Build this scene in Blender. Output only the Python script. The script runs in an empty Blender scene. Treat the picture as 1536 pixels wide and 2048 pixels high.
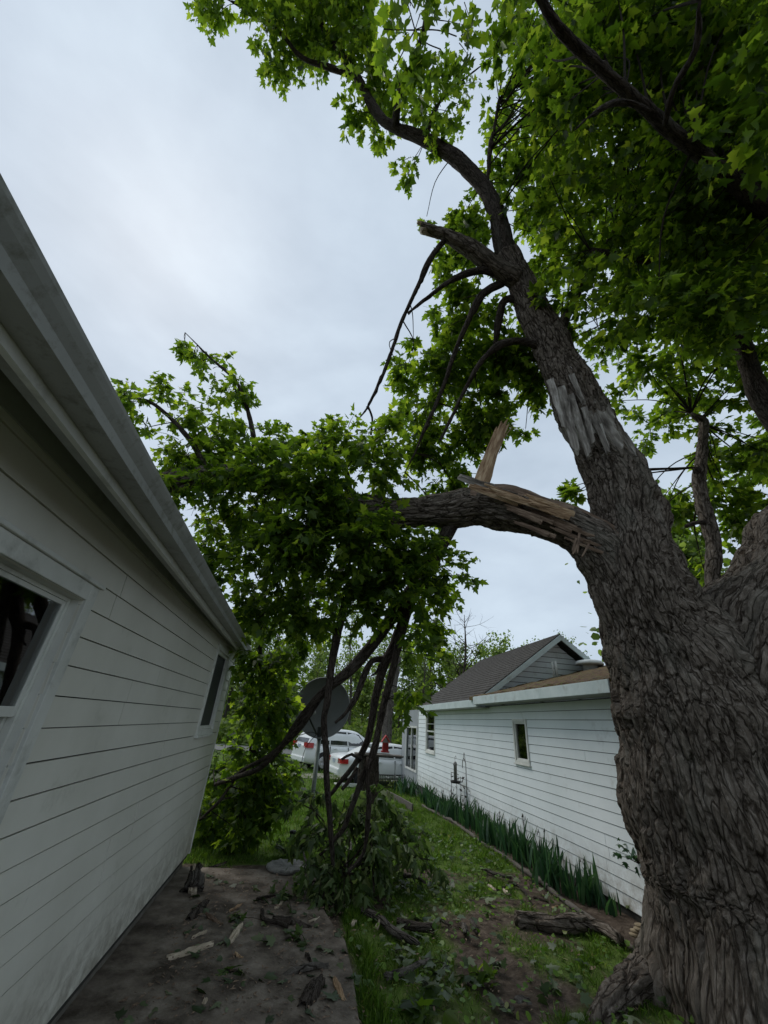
import bpy, math, random
import numpy as np
from mathutils import Vector, Matrix

# ------------------------------------------------------------------ camera, light, exposure
S = bpy.context.scene
COL = S.collection
H = 1.75                                   # eye height
F = 782.0                                  # focal length in pixels of the 1536 x 2048 photograph
R = np.array([[0.98330012, -0.13690849, -0.11990384],
              [-0.17037409, -0.46087518, -0.87095737],
              [0.06398075, 0.876841, -0.47650428]])
CAM = np.array([0, 0, H])
cd = bpy.data.cameras.new('camera'); cam = bpy.data.objects.new('camera', cd); COL.objects.link(cam)
cam.matrix_world = Matrix.Translation((0, 0, H)) @ Matrix([list(r) for r in R]).to_4x4()
cd.sensor_fit = 'VERTICAL'; cd.sensor_height = 36; cd.lens = F/2048*36
cd.clip_start = 0.05; cd.clip_end = 2000
S.camera = cam
S.render.resolution_x = 768; S.render.resolution_y = 1024
S.view_settings.view_transform = 'Standard'; S.view_settings.look = 'None'
S.view_settings.gamma = 1; S.view_settings.exposure = 0.42
try: S.view_settings.use_curve_mapping = False
except Exception: pass
S.cycles.max_bounces = 6; S.cycles.transparent_max_bounces = 8
SUN_EL, SUN_AZ = math.radians(52), math.radians(-40)     # azimuth measured from +Y towards +X

def build_world():
    w = bpy.data.worlds.new('World'); S.world = w; w.use_nodes = True
    nt = w.node_tree; nt.nodes.clear(); N = nt.nodes.new; L = nt.links.new
    out = N('ShaderNodeOutputWorld'); bg = N('ShaderNodeBackground'); bg.inputs[1].default_value = 0.1
    sky = N('ShaderNodeTexSky'); sky.sky_type = 'NISHITA'; sky.sun_disc = False
    sky.sun_elevation = SUN_EL; sky.sun_rotation = SUN_AZ; sky.altitude = 200; sky.dust_density = 2
    tc = N('ShaderNodeTexCoord')
    mp = N('ShaderNodeMapping'); mp.inputs['Scale'].default_value = (1.0, 1.3, 2.2); mp.inputs['Rotation'].default_value = (0.2, 0.3, 0.9)
    n1 = N('ShaderNodeTexNoise'); n1.inputs['Scale'].default_value = 1.7; n1.inputs['Detail'].default_value = 5; n1.inputs['Roughness'].default_value = .5
    n1.inputs['Distortion'].default_value = .5
    cr = N('ShaderNodeValToRGB'); e = cr.color_ramp.elements
    e[0].position = .33; e[0].color = (3.6, 4.3, 5.1, 1); e[1].position = .66; e[1].color = (5.0, 5.85, 6.7, 1)
    m = cr.color_ramp.elements.new(.5); m.color = (4.3, 5.05, 5.9, 1)
    mix = N('ShaderNodeMixRGB'); mix.inputs[0].default_value = .93
    L(tc.outputs['Generated'], mp.inputs[0]); L(mp.outputs[0], n1.inputs['Vector'])
    n2 = N('ShaderNodeTexNoise'); n2.inputs['Scale'].default_value = 5.5; n2.inputs['Detail'].default_value = 6; n2.inputs['Roughness'].default_value = .55; L(mp.outputs[0], n2.inputs['Vector'])
    mm = N('ShaderNodeMixRGB'); mm.inputs[0].default_value = .3; L(n1.outputs['Fac'], mm.inputs[1]); L(n2.outputs['Fac'], mm.inputs[2]); L(mm.outputs[0], cr.inputs[0])
    L(sky.outputs[0], mix.inputs[1]); L(cr.outputs[0], mix.inputs[2]); L(mix.outputs[0], bg.inputs[0]); L(bg.outputs[0], out.inputs[0])
build_world()
sl = bpy.data.lights.new('sun', 'SUN'); sl.energy = 1.1; sl.angle = math.radians(30); sl.color = (1, .96, .9)
so = bpy.data.objects.new('sun', sl); COL.objects.link(so)
sd = Vector((math.sin(SUN_AZ)*math.cos(SUN_EL), math.cos(SUN_AZ)*math.cos(SUN_EL), math.sin(SUN_EL)))
so.rotation_euler = sd.to_track_quat('Z', 'Y').to_euler()

# ------------------------------------------------------------------ helpers
rng = np.random.default_rng(7); random.seed(7)
def ray(px, py): return R @ np.array([px-768., -(py-1024.), -F])
def at(px, py, axis, val):                  # where the sight line of a photo point meets a world plane
    r = ray(px, py); return CAM + r*((val-CAM[axis])/r[axis])
def dp(px, py, d): return CAM + ray(px, py)*(d/F)
def pos(px, py, q): return dp(px, py, -q) if q < 0 else at(px, py, 1, q)   # q > 0: the plane y = q, q < 0: that far ahead
def depth(p): return float(-(R.T[2] @ (np.asarray(p, float)-CAM)))

_perm = np.random.default_rng(3).permutation(512)
def _h(i, j, k): return _perm[(_perm[(_perm[i & 511]+j) & 511]+k) & 511]/511.0
def vnoise(p):
    p = np.asarray(p, float); i = np.floor(p).astype(int); f = p-i; f = f*f*f*(f*(f*6-15)+10)
    x, y, z = i.T; fx, fy, fz = f.T; r = 0
    for a in (0, 1):
        for b in (0, 1):
            for c in (0, 1):
                r = r+_h(x+a, y+b, z+c)*(fx if a else 1-fx)*(fy if b else 1-fy)*(fz if c else 1-fz)
    return r
def fbm(p, o=4):
    r = 0; a = .5; p = np.asarray(p, float)
    for k in range(o): r = r+a*(vnoise(p)-.5); a *= .5; p = p*2.03+17.3
    return r*2
def cracks(p):                              # distance between the two nearest cells: plates with furrows between
    p = np.asarray(p, float); i = np.floor(p).astype(int); d1 = np.full(len(p), 9.); d2 = d1.copy(); idv = np.zeros(len(p)); rz = np.zeros(len(p))
    for a in (-1, 0, 1):
        for b in (-1, 0, 1):
            for c in (-1, 0, 1):
                x, y, z = (i+[a, b, c]).T
                q = np.stack([x+_h(x, y, z), y+_h(x+31, y, z), z+_h(x, y+57, z)], 1)
                d = np.sqrt(((q-p)**2).sum(1)); idn = _h(x+7, y+3, z+11)
                n = d < d1; d2 = np.where(n, d1, np.minimum(d2, d)); idv = np.where(n, idn, idv); rz = np.where(n, (p-q)[:, 2], rz); d1 = np.where(n, d, d1)
    return d2-d1, idv, rz

def gz(x, y):
    x = np.asarray(x, float); y = np.asarray(y, float)
    t = np.clip((y-8.5)/10, 0, 1); return -.34*t*t*(3-2*t)
def gp(px, py, dz=0):                       # photo point on the ground
    p = at(px, py, 2, 0)
    for _ in range(8): p = at(px, py, 2, float(gz(p[0], p[1])))
    return np.array([p[0], p[1], p[2]+dz])

def tag(o, label=None, cat=None, group=None, kind=None):
    if label: o['label'] = label
    if cat: o['category'] = cat
    if group: o['group'] = group
    if kind: o['kind'] = kind
    return o
def empty(name, loc=(0, 0, 0), rz=0, parent=None):
    o = bpy.data.objects.new(name, None); COL.objects.link(o); o.location = loc; o.rotation_euler = (0, 0, rz)
    o.empty_display_size = .1
    if parent: o.parent = parent
    return o
def copy_tree(o, parent=None):
    c = o.copy(); COL.objects.link(c); c.parent = parent
    for ch in list(o.children): copy_tree(ch, c)
    return c

class MB:
    def __init__(s): s.v = []; s.f = []; s.n = 0; s.bk = []; s.sm = []
    def add(s, v, f, bk=None, smooth=False):
        v = np.asarray(v, float).reshape(-1, 3)
        s.v.append(v); s.f += [tuple(int(i)+s.n for i in q) for q in f]; s.n += len(v)
        s.bk.append(np.asarray(bk, float) if bk is not None else v*1.0); s.sm += [smooth]*len(f)
    def box(s, a, b, M=None):
        (x0, y0, z0), (x1, y1, z1) = a, b
        v = np.array([(x, y, z) for x in (x0, x1) for y in (y0, y1) for z in (z0, z1)], float)
        if M is not None: v = v @ np.array(M)[:3, :3].T+np.array(M)[:3, 3]
        s.add(v, [(0, 1, 3, 2), (4, 6, 7, 5), (0, 4, 5, 1), (2, 3, 7, 6), (0, 2, 6, 4), (1, 5, 7, 3)])
    def cyl(s, p, q, r, r2=None, n=12):
        s.tube([p, q], [r, r if r2 is None else r2], n, res=1, smooth=True)
    def prism(s, pts2, d0, d1, axis=0):      # polygon in the two other axes, extruded along axis
        n = len(pts2); o = [i for i in range(3) if i != axis]; v = np.zeros((2*n, 3))
        for k, d in enumerate((d0, d1)):
            v[k*n:(k+1)*n, axis] = d; v[k*n:(k+1)*n, o[0]] = [p[0] for p in pts2]; v[k*n:(k+1)*n, o[1]] = [p[1] for p in pts2]
        s.add(v, [tuple(range(n)), tuple(range(2*n-1, n-1, -1))]+[(i, (i+1) % n, n+(i+1) % n, n+i) for i in range(n)])
    def tube(s, P, Rr, n=8, res=6, smooth=True, disp=None, step=None, caps=True, seed=0, tip=0, flat=1.0):
        P = np.asarray(P, float); Rr = np.asarray(Rr, float)
        if res > 1 or step:
            if step:
                seglen = np.linalg.norm(np.diff(P, axis=0), axis=1); ks = np.maximum(1, (seglen/step).astype(int))
            else: ks = np.full(len(P)-1, res)
            E = np.vstack([2*P[0]-P[1], P, 2*P[-1]-P[-2]]); out = []; ro = []
            for i in range(len(P)-1):
                a, b, c, d = E[i:i+4]
                for t in np.linspace(0, 1, ks[i], endpoint=False):
                    out.append(.5*((2*b)+(c-a)*t+(2*a-5*b+4*c-d)*t*t+(3*b-a-3*c+d)*t**3)); u = t*t*(3-2*t); ro.append(Rr[i]*(1-u)+Rr[i+1]*u)
            out.append(P[-1]); ro.append(Rr[-1]); P = np.array(out); Rr = np.array(ro)
        m = len(P); T = np.gradient(P, axis=0); T /= np.linalg.norm(T, axis=1)[:, None]+1e-12
        u = np.cross(T[0], [0.3, 1, .1]); u /= np.linalg.norm(u); U = []
        for i in range(m):
            u = u-T[i]*(u@T[i]); u /= np.linalg.norm(u); U.append(u.copy())
        U = np.array(U); V = np.cross(T, U); a = np.arange(n)*2*math.pi/n
        L = np.concatenate([[0], np.cumsum(np.linalg.norm(np.diff(P, axis=0), axis=1))])
        ca, sa = np.cos(a), np.sin(a)
        D = U[:, None, :]*ca[None, :, None]+V[:, None, :]*sa[None, :, None]*flat
        bk = np.stack([np.maximum(Rr[:, None], .03)*ca+seed*3.7, np.maximum(Rr[:, None], .03)*sa, np.repeat(L[:, None], n, 1)*.22+seed], 2).reshape(-1, 3)
        rad = np.repeat(Rr[:, None], n, 1)
        if disp is not None:
            X = (P[:, None, :]+D*rad[:, :, None]).reshape(-1, 3)
            rad = rad+disp(X, bk, np.repeat(L, n), np.repeat(Rr, n), D.reshape(-1, 3)).reshape(m, n)
        X = (P[:, None, :]+D*rad[:, :, None]).reshape(-1, 3)
        f = [(i*n+j, i*n+(j+1) % n, (i+1)*n+(j+1) % n, (i+1)*n+j) for i in range(m-1) for j in range(n)]
        if caps: f += [tuple(range(n-1, -1, -1)), tuple((m-1)*n+j for j in range(n))]
        s.add(X, f, bk, smooth)
    def lathe(s, prof, c=(0, 0, 0), n=24, M=None):
        v = []; 
        for r, z in prof: v += [(r*math.cos(2*math.pi*k/n), r*math.sin(2*math.pi*k/n), z) for k in range(n)]
        v = np.array(v)
        if M is not None: v = v @ np.array(M)[:3, :3].T+np.array(M)[:3, 3]
        v = v+np.array(c); m = len(prof)
        s.add(v, [(i*n+j, i*n+(j+1) % n, (i+1)*n+(j+1) % n, (i+1)*n+j) for i in range(m-1) for j in range(n)]+[tuple(range(n-1, -1, -1)), tuple((m-1)*n+j for j in range(n))], smooth=True)
    def build(s, name, mat, parent=None, bevel=0, smooth=None):
        me = bpy.data.meshes.new(name)
        V = np.concatenate(s.v) if s.v else np.zeros((0, 3))
        me.from_pydata(V.tolist(), [], s.f)
        at_ = me.attributes.new('bk', 'FLOAT_VECTOR', 'POINT'); at_.data.foreach_set('vector', np.concatenate(s.bk).astype(np.float32).ravel())
        sm = s.sm if smooth is None else [smooth]*len(s.f)
        me.polygons.foreach_set('use_smooth', sm)
        me.materials.append(mat); me.update()
        o = bpy.data.objects.new(name, me); COL.objects.link(o)
        if parent: o.parent = parent
        if bevel:
            b = o.modifiers.new('bevel', 'BEVEL'); b.width = bevel; b.segments = 2; b.limit_method = 'ANGLE'
        return o

# ------------------------------------------------------------------ materials
M = {}
def nodes(name):
    m = bpy.data.materials.new(name); m.use_nodes = True; nt = m.node_tree; b = nt.nodes['Principled BSDF']; M[name] = m
    return m, nt, b, nt.nodes.new, nt.links.new
def ramp(N, stops):
    r = N('ShaderNodeValToRGB'); e = r.color_ramp.elements
    e[0].position, e[0].color = stops[0][0], (*stops[0][1], 1); e[1].position, e[1].color = stops[-1][0], (*stops[-1][1], 1)
    for p, c in stops[1:-1]: x = e.new(p); x.color = (*c, 1)
    return r
def mat(name, stops, scale=8, rough=.7, bump=.2, bscale=None, stretch=(1, 1, 1), attr=None, metal=0, detail=6, spec=.3, dist=.02, dirt=None, splash=None):
    m, nt, b, N, L = nodes(name)
    if attr: tc = N('ShaderNodeAttribute'); tc.attribute_name = attr; co = tc.outputs['Vector']
    else: tc = N('ShaderNodeTexCoord'); co = tc.outputs['Object']
    mp = N('ShaderNodeMapping'); mp.inputs['Scale'].default_value = stretch; L(co, mp.inputs[0])
    n = N('ShaderNodeTexNoise'); n.inputs['Scale'].default_value = scale; n.inputs['Detail'].default_value = detail; n.inputs['Roughness'].default_value = .6
    L(mp.outputs[0], n.inputs['Vector'])
    r = ramp(N, stops); L(n.outputs['Fac'], r.inputs[0]); col = r.outputs[0]
    if dirt:
        n3 = N('ShaderNodeTexNoise'); n3.inputs['Scale'].default_value = dirt[1]; n3.inputs['Detail'].default_value = 8; n3.inputs['Roughness'].default_value = .7; L(mp.outputs[0], n3.inputs['Vector'])
        rr = ramp(N, [(dirt[2], (0, 0, 0)), (dirt[3], (1, 1, 1))]); L(n3.outputs['Fac'], rr.inputs[0])
        mx = N('ShaderNodeMixRGB'); L(rr.outputs[0], mx.inputs[0]); L(col, mx.inputs[1]); mx.inputs[2].default_value = (*dirt[0], 1); col = mx.outputs[0]
    if splash:                                  # soil splashed up on the lowest boards
        sp = N('ShaderNodeSeparateXYZ'); L(tc.outputs['Object'], sp.inputs[0]); mr = N('ShaderNodeMapRange'); mr.inputs[1].default_value = .62; mr.inputs[2].default_value = .1; mr.inputs[3].default_value = 0; mr.inputs[4].default_value = .9; L(sp.outputs['Z'], mr.inputs[0])
        n4 = N('ShaderNodeTexNoise'); n4.inputs['Scale'].default_value = 7; n4.inputs['Detail'].default_value = 9; n4.inputs['Roughness'].default_value = .75; L(tc.outputs['Object'], n4.inputs['Vector'])
        r4 = ramp(N, [(.38, (0, 0, 0)), (.62, (1, 1, 1))]); L(n4.outputs['Fac'], r4.inputs[0]); m4 = N('ShaderNodeMath'); m4.operation = 'MULTIPLY'; L(mr.outputs[0], m4.inputs[0]); L(r4.outputs[0], m4.inputs[1])
        x4 = N('ShaderNodeMixRGB'); L(m4.outputs[0], x4.inputs[0]); L(col, x4.inputs[1]); x4.inputs[2].default_value = (*splash, 1); col = x4.outputs[0]
    L(col, b.inputs['Base Color']); b.inputs['Roughness'].default_value = rough; b.inputs['Metallic'].default_value = metal
    b.inputs['Specular IOR Level'].default_value = spec
    if bump:
        n2 = N('ShaderNodeTexNoise'); n2.inputs['Scale'].default_value = bscale or scale*3; n2.inputs['Detail'].default_value = 6; L(mp.outputs[0], n2.inputs['Vector'])
        bp = N('ShaderNodeBump'); bp.inputs['Strength'].default_value = bump; bp.inputs['Distance'].default_value = dist
        L(n2.outputs['Fac'], bp.inputs['Height']); L(bp.outputs[0], b.inputs['Normal'])
    return m

def bark_mat(name, dark, mid, light, sc=1.0, lich=(.22, .23, .2)):
    m, nt, b, N, L = nodes(name)
    a = N('ShaderNodeAttribute'); a.attribute_name = 'bk'
    n0 = N('ShaderNodeTexNoise'); n0.inputs['Scale'].default_value = 14*sc; n0.inputs['Detail'].default_value = 6; L(a.outputs['Vector'], n0.inputs['Vector'])
    mx = N('ShaderNodeMixRGB'); mx.blend_type = 'LINEAR_LIGHT'; mx.inputs[0].default_value = .05; L(a.outputs['Vector'], mx.inputs[1]); L(n0.outputs['Color'], mx.inputs[2])
    v = N('ShaderNodeTexVoronoi'); v.feature = 'DISTANCE_TO_EDGE'; v.inputs['Scale'].default_value = 17*sc; L(mx.outputs[0], v.inputs['Vector'])
    m2 = N('ShaderNodeMapping'); m2.inputs['Scale'].default_value = (1.2, 1.2, 4.2); L(mx.outputs[0], m2.inputs[0])
    n1 = N('ShaderNodeTexNoise'); n1.inputs['Scale'].default_value = 22*sc; n1.inputs['Detail'].default_value = 9; n1.inputs['Roughness'].default_value = .68; L(m2.outputs[0], n1.inputs['Vector'])
    n2 = N('ShaderNodeTexNoise'); n2.inputs['Scale'].default_value = 4*sc; n2.inputs['Detail'].default_value = 5; L(a.outputs['Vector'], n2.inputs['Vector'])
    r1 = ramp(N, [(.3, dark), (.5, mid), (.72, light)]); L(n1.outputs['Fac'], r1.inputs[0])
    rv = ramp(N, [(0, (.3, .27, .24)), (.03, (.5, .47, .44)), (.08, (1, 1, 1))]); L(v.outputs['Distance'], rv.inputs[0])  # dark crack lines: shade of deep furrows painted into the bark colour
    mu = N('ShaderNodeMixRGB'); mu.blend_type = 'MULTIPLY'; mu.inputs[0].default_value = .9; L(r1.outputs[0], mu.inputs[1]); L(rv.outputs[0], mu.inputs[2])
    rl = ramp(N, [(.52, (0, 0, 0)), (.75, (.55, .55, .55))]); L(n2.outputs['Fac'], rl.inputs[0])
    ml = N('ShaderNodeMixRGB'); L(rl.outputs[0], ml.inputs[0]); L(mu.outputs[0], ml.inputs[1]); ml.inputs[2].default_value = (*lich, 1)
    L(ml.outputs[0], b.inputs['Base Color']); b.inputs['Roughness'].default_value = .9; b.inputs['Specular IOR Level'].default_value = .15
    rb = ramp(N, [(0, (0, 0, 0)), (.1, (.85, .85, .85)), (.4, (1, 1, 1))]); L(v.outputs['Distance'], rb.inputs[0])
    ad = N('ShaderNodeMath'); ad.operation = 'ADD'; L(rb.outputs[0], ad.inputs[0]); L(n1.outputs['Fac'], ad.inputs[1])
    bp = N('ShaderNodeBump'); bp.inputs['Strength'].default_value = 1.0; bp.inputs['Distance'].default_value = .03/sc; L(ad.outputs[0], bp.inputs['Height']); L(bp.outputs[0], b.inputs['Normal'])
    return m
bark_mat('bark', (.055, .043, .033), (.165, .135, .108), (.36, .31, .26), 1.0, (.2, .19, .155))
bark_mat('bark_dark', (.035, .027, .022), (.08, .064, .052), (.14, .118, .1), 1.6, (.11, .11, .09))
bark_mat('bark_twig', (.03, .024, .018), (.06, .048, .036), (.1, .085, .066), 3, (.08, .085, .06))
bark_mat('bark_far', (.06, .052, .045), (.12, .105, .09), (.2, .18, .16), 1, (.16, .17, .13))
mat('bare_wood', [(.3, (.06, .05, .042)), (.5, (.24, .215, .185)), (.66, (.5, .47, .42))], 14, .8, .8, 30, attr='bk', dist=.02)
mat('torn_wood', [(.3, (.17, .1, .056)), (.5, (.38, .25, .145)), (.7, (.6, .46, .3))], 20, .75, .8, 50, attr='bk', dist=.012)
mat('pale_wood', [(.3, (.3, .24, .17)), (.6, (.55, .46, .35)), (.8, (.68, .6, .48))], 30, .8, .5, 60, attr='bk')
mat('inner_bark', [(.3, (.07, .045, .032)), (.5, (.17, .115, .08)), (.7, (.32, .235, .165))], 20, .85, .9, 50, attr='bk', dist=.012)
mat('siding_left', [(.3, (.66, .64, .56)), (.7, (.78, .76, .68))], 1.3, .6, .12, 160, spec=.35, dist=.002, dirt=((.4, .39, .31), 1.6, .6, .85), splash=(.24, .21, .16))
mat('siding_right', [(.3, (.74, .79, .79)), (.7, (.86, .9, .9))], 1.1, .6, .1, 160, spec=.35, dist=.002, dirt=((.38, .38, .33), 1.4, .58, .85), splash=(.34, .31, .25))
mat('trim_white', [(.3, (.62, .62, .57)), (.7, (.75, .75, .7))], 5, .5, .08, dirt=((.25, .25, .21), 3, .55, .8))
mat('trim_teal', [(.3, (.5, .58, .57)), (.7, (.62, .69, .68))], 5, .55, .1, dirt=((.3, .3, .26), 3, .55, .8))
mat('gutter_metal', [(.3, (.3, .3, .28)), (.7, (.4, .4, .375))], 4, .45, .05, dirt=((.16, .16, .12), 16, .5, .75))
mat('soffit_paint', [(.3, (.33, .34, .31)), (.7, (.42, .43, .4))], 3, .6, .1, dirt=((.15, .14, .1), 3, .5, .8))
mat('concrete_block', [(.3, (.1, .09, .075)), (.7, (.22, .2, .17))], 12, .9, .5)
mat('slab_concrete', [(.3, (.125, .1, .08)), (.5, (.2, .165, .132)), (.7, (.28, .24, .2))], 5, .85, .6, 60, dirt=((.05, .037, .026), 2.2, .42, .62), dist=.008)
mat('shingle', [(.3, (.03, .027, .024)), (.6, (.075, .068, .06))], 30, .95, .5, 90, dirt=((.12, .11, .1), 6, .5, .8))
mat('mossy_roof', [(.35, (.045, .03, .02)), (.5, (.13, .075, .04)), (.62, (.1, .11, .03)), (.75, (.2, .14, .08))], 14, .95, 1.0, 40, dist=.03)
mat('dish_grey', [(.3, (.15, .155, .16)), (.7, (.2, .205, .21))], 4, .6, .03)
mat('dish_rim', [(.3, (.3, .3, .3)), (.7, (.5, .5, .5))], 4, .5, 0)
mat('steel', [(.3, (.12, .135, .12)), (.7, (.22, .24, .215))], 12, .45, .1, metal=.6)
mat('black_metal', [(.3, (.012, .012, .012)), (.7, (.03, .03, .028))], 12, .5, .1)
mat('lnb_plastic', [(.3, (.2, .2, .19)), (.7, (.3, .3, .28))], 12, .5, 0)
mat('car_white', [(.3, (.74, .75, .74)), (.7, (.8, .81, .8))], 2, .22, 0, spec=.6)
mat('tyre', [(.3, (.012, .012, .012)), (.7, (.025, .025, .025))], 20, .85, .1)
mat('rim_metal', [(.3, (.4, .4, .41)), (.7, (.55, .55, .56))], 8, .35, 0, metal=.7)
mat('tail_red', [(.3, (.35, .01, .015)), (.7, (.5, .02, .02))], 8, .2, 0, spec=.7)
mat('red_paint', [(.3, (.3, .02, .02)), (.7, (.45, .04, .035))], 12, .5, .1)
mat('plate_blue', [(.3, (.25, .3, .4)), (.7, (.5, .55, .6))], 8, .5, 0)
mat('carved_stone', [(.3, (.16, .155, .145)), (.7, (.3, .29, .27))], 14, .9, .6, 60)
mat('rusty_iron', [(.3, (.03, .024, .02)), (.7, (.075, .055, .042))], 30, .8, .3)
mat('grey_panel', [(.3, (.28, .3, .31)), (.7, (.36, .38, .39))], 3, .6, .05)
mat('edging_wood', [(.3, (.07, .06, .05)), (.7, (.16, .14, .12))], 14, .9, .5, stretch=(6, .6, 6))
mat('curtain', [(.3, (.16, .15, .14)), (.7, (.3, .29, .27))], 8, .9, .1)
mat('window_screen', [(.3, (.03, .033, .034)), (.7, (.045, .048, .05))], 40, .55, .1, 200)
mat('lap_shade_backing', [(.3, (.03, .03, .026)), (.7, (.06, .058, .05))], 8, .9, .1)  # dark backing seen through board gaps, draws the lap shadow lines in colour
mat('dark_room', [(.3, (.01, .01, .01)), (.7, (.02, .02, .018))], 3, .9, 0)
mat('asphalt', [(.3, (.12, .12, .115)), (.7, (.2, .2, .19))], 6, .9, .2, 60)
mat('gravel', [(.3, (.16, .15, .12)), (.7, (.32, .3, .25))], 14, .95, .6, 90, dirt=((.05, .08, .02), 1.2, .5, .6))
mat('mushroom', [(.3, (.2, .15, .09)), (.7, (.32, .26, .17))], 18, .8, .4)
mat('white_flower', [(.3, (.5, .5, .46)), (.7, (.68, .68, .64))], 18, .7, 0)
mat('vent_white', [(.3, (.6, .62, .6)), (.7, (.72, .74, .72))], 8, .5, .05)
mat('pvc', [(.3, (.4, .4, .37)), (.7, (.55, .55, .5))], 8, .5, .05)

def leafmat(name, stops, trans, tf=.45, rough=.45):
    m, nt, b, N, L = nodes(name); nt.nodes.remove(b)
    out = [n for n in nt.nodes if n.type == 'OUTPUT_MATERIAL'][0]
    a = N('ShaderNodeAttribute'); a.attribute_name = 'rnd'
    r = ramp(N, stops); L(a.outputs['Fac'], r.inputs[0])
    b = N('ShaderNodeBsdfPrincipled'); b.inputs['Roughness'].default_value = rough; b.inputs['Specular IOR Level'].default_value = .35; L(r.outputs[0], b.inputs['Base Color'])
    t = N('ShaderNodeBsdfTranslucent'); mu = N('ShaderNodeMixRGB'); mu.blend_type = 'MULTIPLY'; mu.inputs[0].default_value = 1; L(r.outputs[0], mu.inputs[1]); mu.inputs[2].default_value = (*trans, 1)
    L(mu.outputs[0], t.inputs[0])
    s = N('ShaderNodeMixShader'); s.inputs[0].default_value = tf; L(b.outputs[0], s.inputs[1]); L(t.outputs[0], s.inputs[2]); L(s.outputs[0], out.inputs[0])
    return m
leafmat('leaf', [(0, (.03, .06, .011)), (.45, (.062, .112, .016)), (.85, (.11, .17, .024)), (1, (.18, .24, .045))], (3.4, 3.2, 1.1), .6)
leafmat('leaf_wilt', [(0, (.035, .06, .016)), (.6, (.075, .12, .032)), (1, (.17, .2, .08))], (1.9, 2.2, 1.2), .35)
leafmat('leaf_far', [(0, (.07, .11, .025)), (.5, (.14, .2, .045)), (1, (.27, .32, .1))], (2.0, 2.2, 1.2))
leafmat('leaf_litter', [(0, (.035, .06, .02)), (.6, (.075, .11, .045)), (1, (.2, .23, .13))], (1.2, 1.3, .8), .25)
leafmat('grass_blade', [(0, (.05, .1, .014)), (.6, (.1, .19, .024)), (.9, (.16, .26, .04)), (1, (.24, .22, .1))], (1.8, 1.9, 1.1), .4)
leafmat('iris_leaf', [(0, (.016, .045, .022)), (.6, (.03, .08, .035)), (1, (.06, .125, .05))], (1.6, 1.8, 1.1), .3, .4)

def glass_mat():
    m, nt, b, N, L = nodes('window_glass'); nt.nodes.remove(b)
    out = [n for n in nt.nodes if n.type == 'OUTPUT_MATERIAL'][0]
    g = N('ShaderNodeBsdfGlossy'); g.inputs['Roughness'].default_value = .02
    t = N('ShaderNodeBsdfTransparent'); t.inputs[0].default_value = (.7, .75, .74, 1)
    fr = N('ShaderNodeFresnel'); fr.inputs[0].default_value = 1.55
    ad = N('ShaderNodeMath'); ad.operation = 'ADD'; ad.inputs[1].default_value = .1; L(fr.outputs[0], ad.inputs[0])
    s = N('ShaderNodeMixShader'); L(ad.outputs[0], s.inputs[0]); L(t.outputs[0], s.inputs[1]); L(g.outputs[0], s.inputs[2]); L(s.outputs[0], out.inputs[0])
glass_mat()
mat('car_glass', [(.3, (.012, .014, .016)), (.7, (.02, .022, .025))], 3, .06, 0, spec=.7)

# ground with real dirt patches
PATCH = []
for px, py, rx, ry in ((1120, 1765, .75, .45), (1015, 1950, .5, .42), (1090, 1985, .45, .3), (940, 1855, .3, .28), (850, 1745, .35, .25), (1235, 1840, .45, .4), (1020, 1800, .5, .2), (730, 1800, .3, .3)):
    p = gp(px, py); PATCH.append((p[0], p[1], rx, ry))
def dirt(x, y):
    x = np.asarray(x, float).ravel(); y = np.asarray(y, float).ravel()
    n = fbm(np.stack([x*2.2, y*2.2, x*0+3.1], 1), 5); d = np.full(len(x), -1.)
    for cx, cy, rx, ry in PATCH: d = np.maximum(d, 1.15-np.sqrt(((x-cx)/rx)**2+((y-cy)/ry)**2))
    d = np.maximum(d, np.where((x > 3.36) & (y < 13.5), .8, -1)); d = np.maximum(d, (x < .63)*(y < 7.0)*.75+(y > 7.0)*-1)
    return np.clip((d+n*1.1+.12)/.5, 0, 1)
def ground_mat():
    m, nt, b, N, L = nodes('ground_soil')
    a = N('ShaderNodeAttribute'); a.attribute_name = 'dirt'; tc = N('ShaderNodeTexCoord')
    n = N('ShaderNodeTexNoise'); n.inputs['Scale'].default_value = 9; n.inputs['Detail'].default_value = 10; n.inputs['Roughness'].default_value = .72; L(tc.outputs['Object'], n.inputs['Vector'])
    r = ramp(N, [(.3, (.03, .022, .016)), (.5, (.08, .06, .046)), (.72, (.17, .135, .105))]); L(n.outputs['Fac'], r.inputs[0])
    n2 = N('ShaderNodeTexNoise'); n2.inputs['Scale'].default_value = 3; n2.inputs['Detail'].default_value = 10; n2.inputs['Roughness'].default_value = .75; L(tc.outputs['Object'], n2.inputs['Vector'])
    r2 = ramp(N, [(.3, (.045, .055, .018)), (.5, (.08, .125, .026)), (.7, (.14, .2, .045))]); L(n2.outputs['Fac'], r2.inputs[0])
    mx = N('ShaderNodeMixRGB'); L(a.outputs['Fac'], mx.inputs[0]); L(r2.outputs[0], mx.inputs[1]); L(r.outputs[0], mx.inputs[2]); L(mx.outputs[0], b.inputs['Base Color'])
    b.inputs['Roughness'].default_value = .95; b.inputs['Specular IOR Level'].default_value = .1
    bp = N('ShaderNodeBump'); bp.inputs['Distance'].default_value = .03; bp.inputs['Strength'].default_value = .7
    n3 = N('ShaderNodeTexNoise'); n3.inputs['Scale'].default_value = 40; n3.inputs['Detail'].default_value = 8; L(tc.outputs['Object'], n3.inputs['Vector']); L(n3.outputs['Fac'], bp.inputs['Height']); L(bp.outputs[0], b.inputs['Normal'])
ground_mat()
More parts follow.
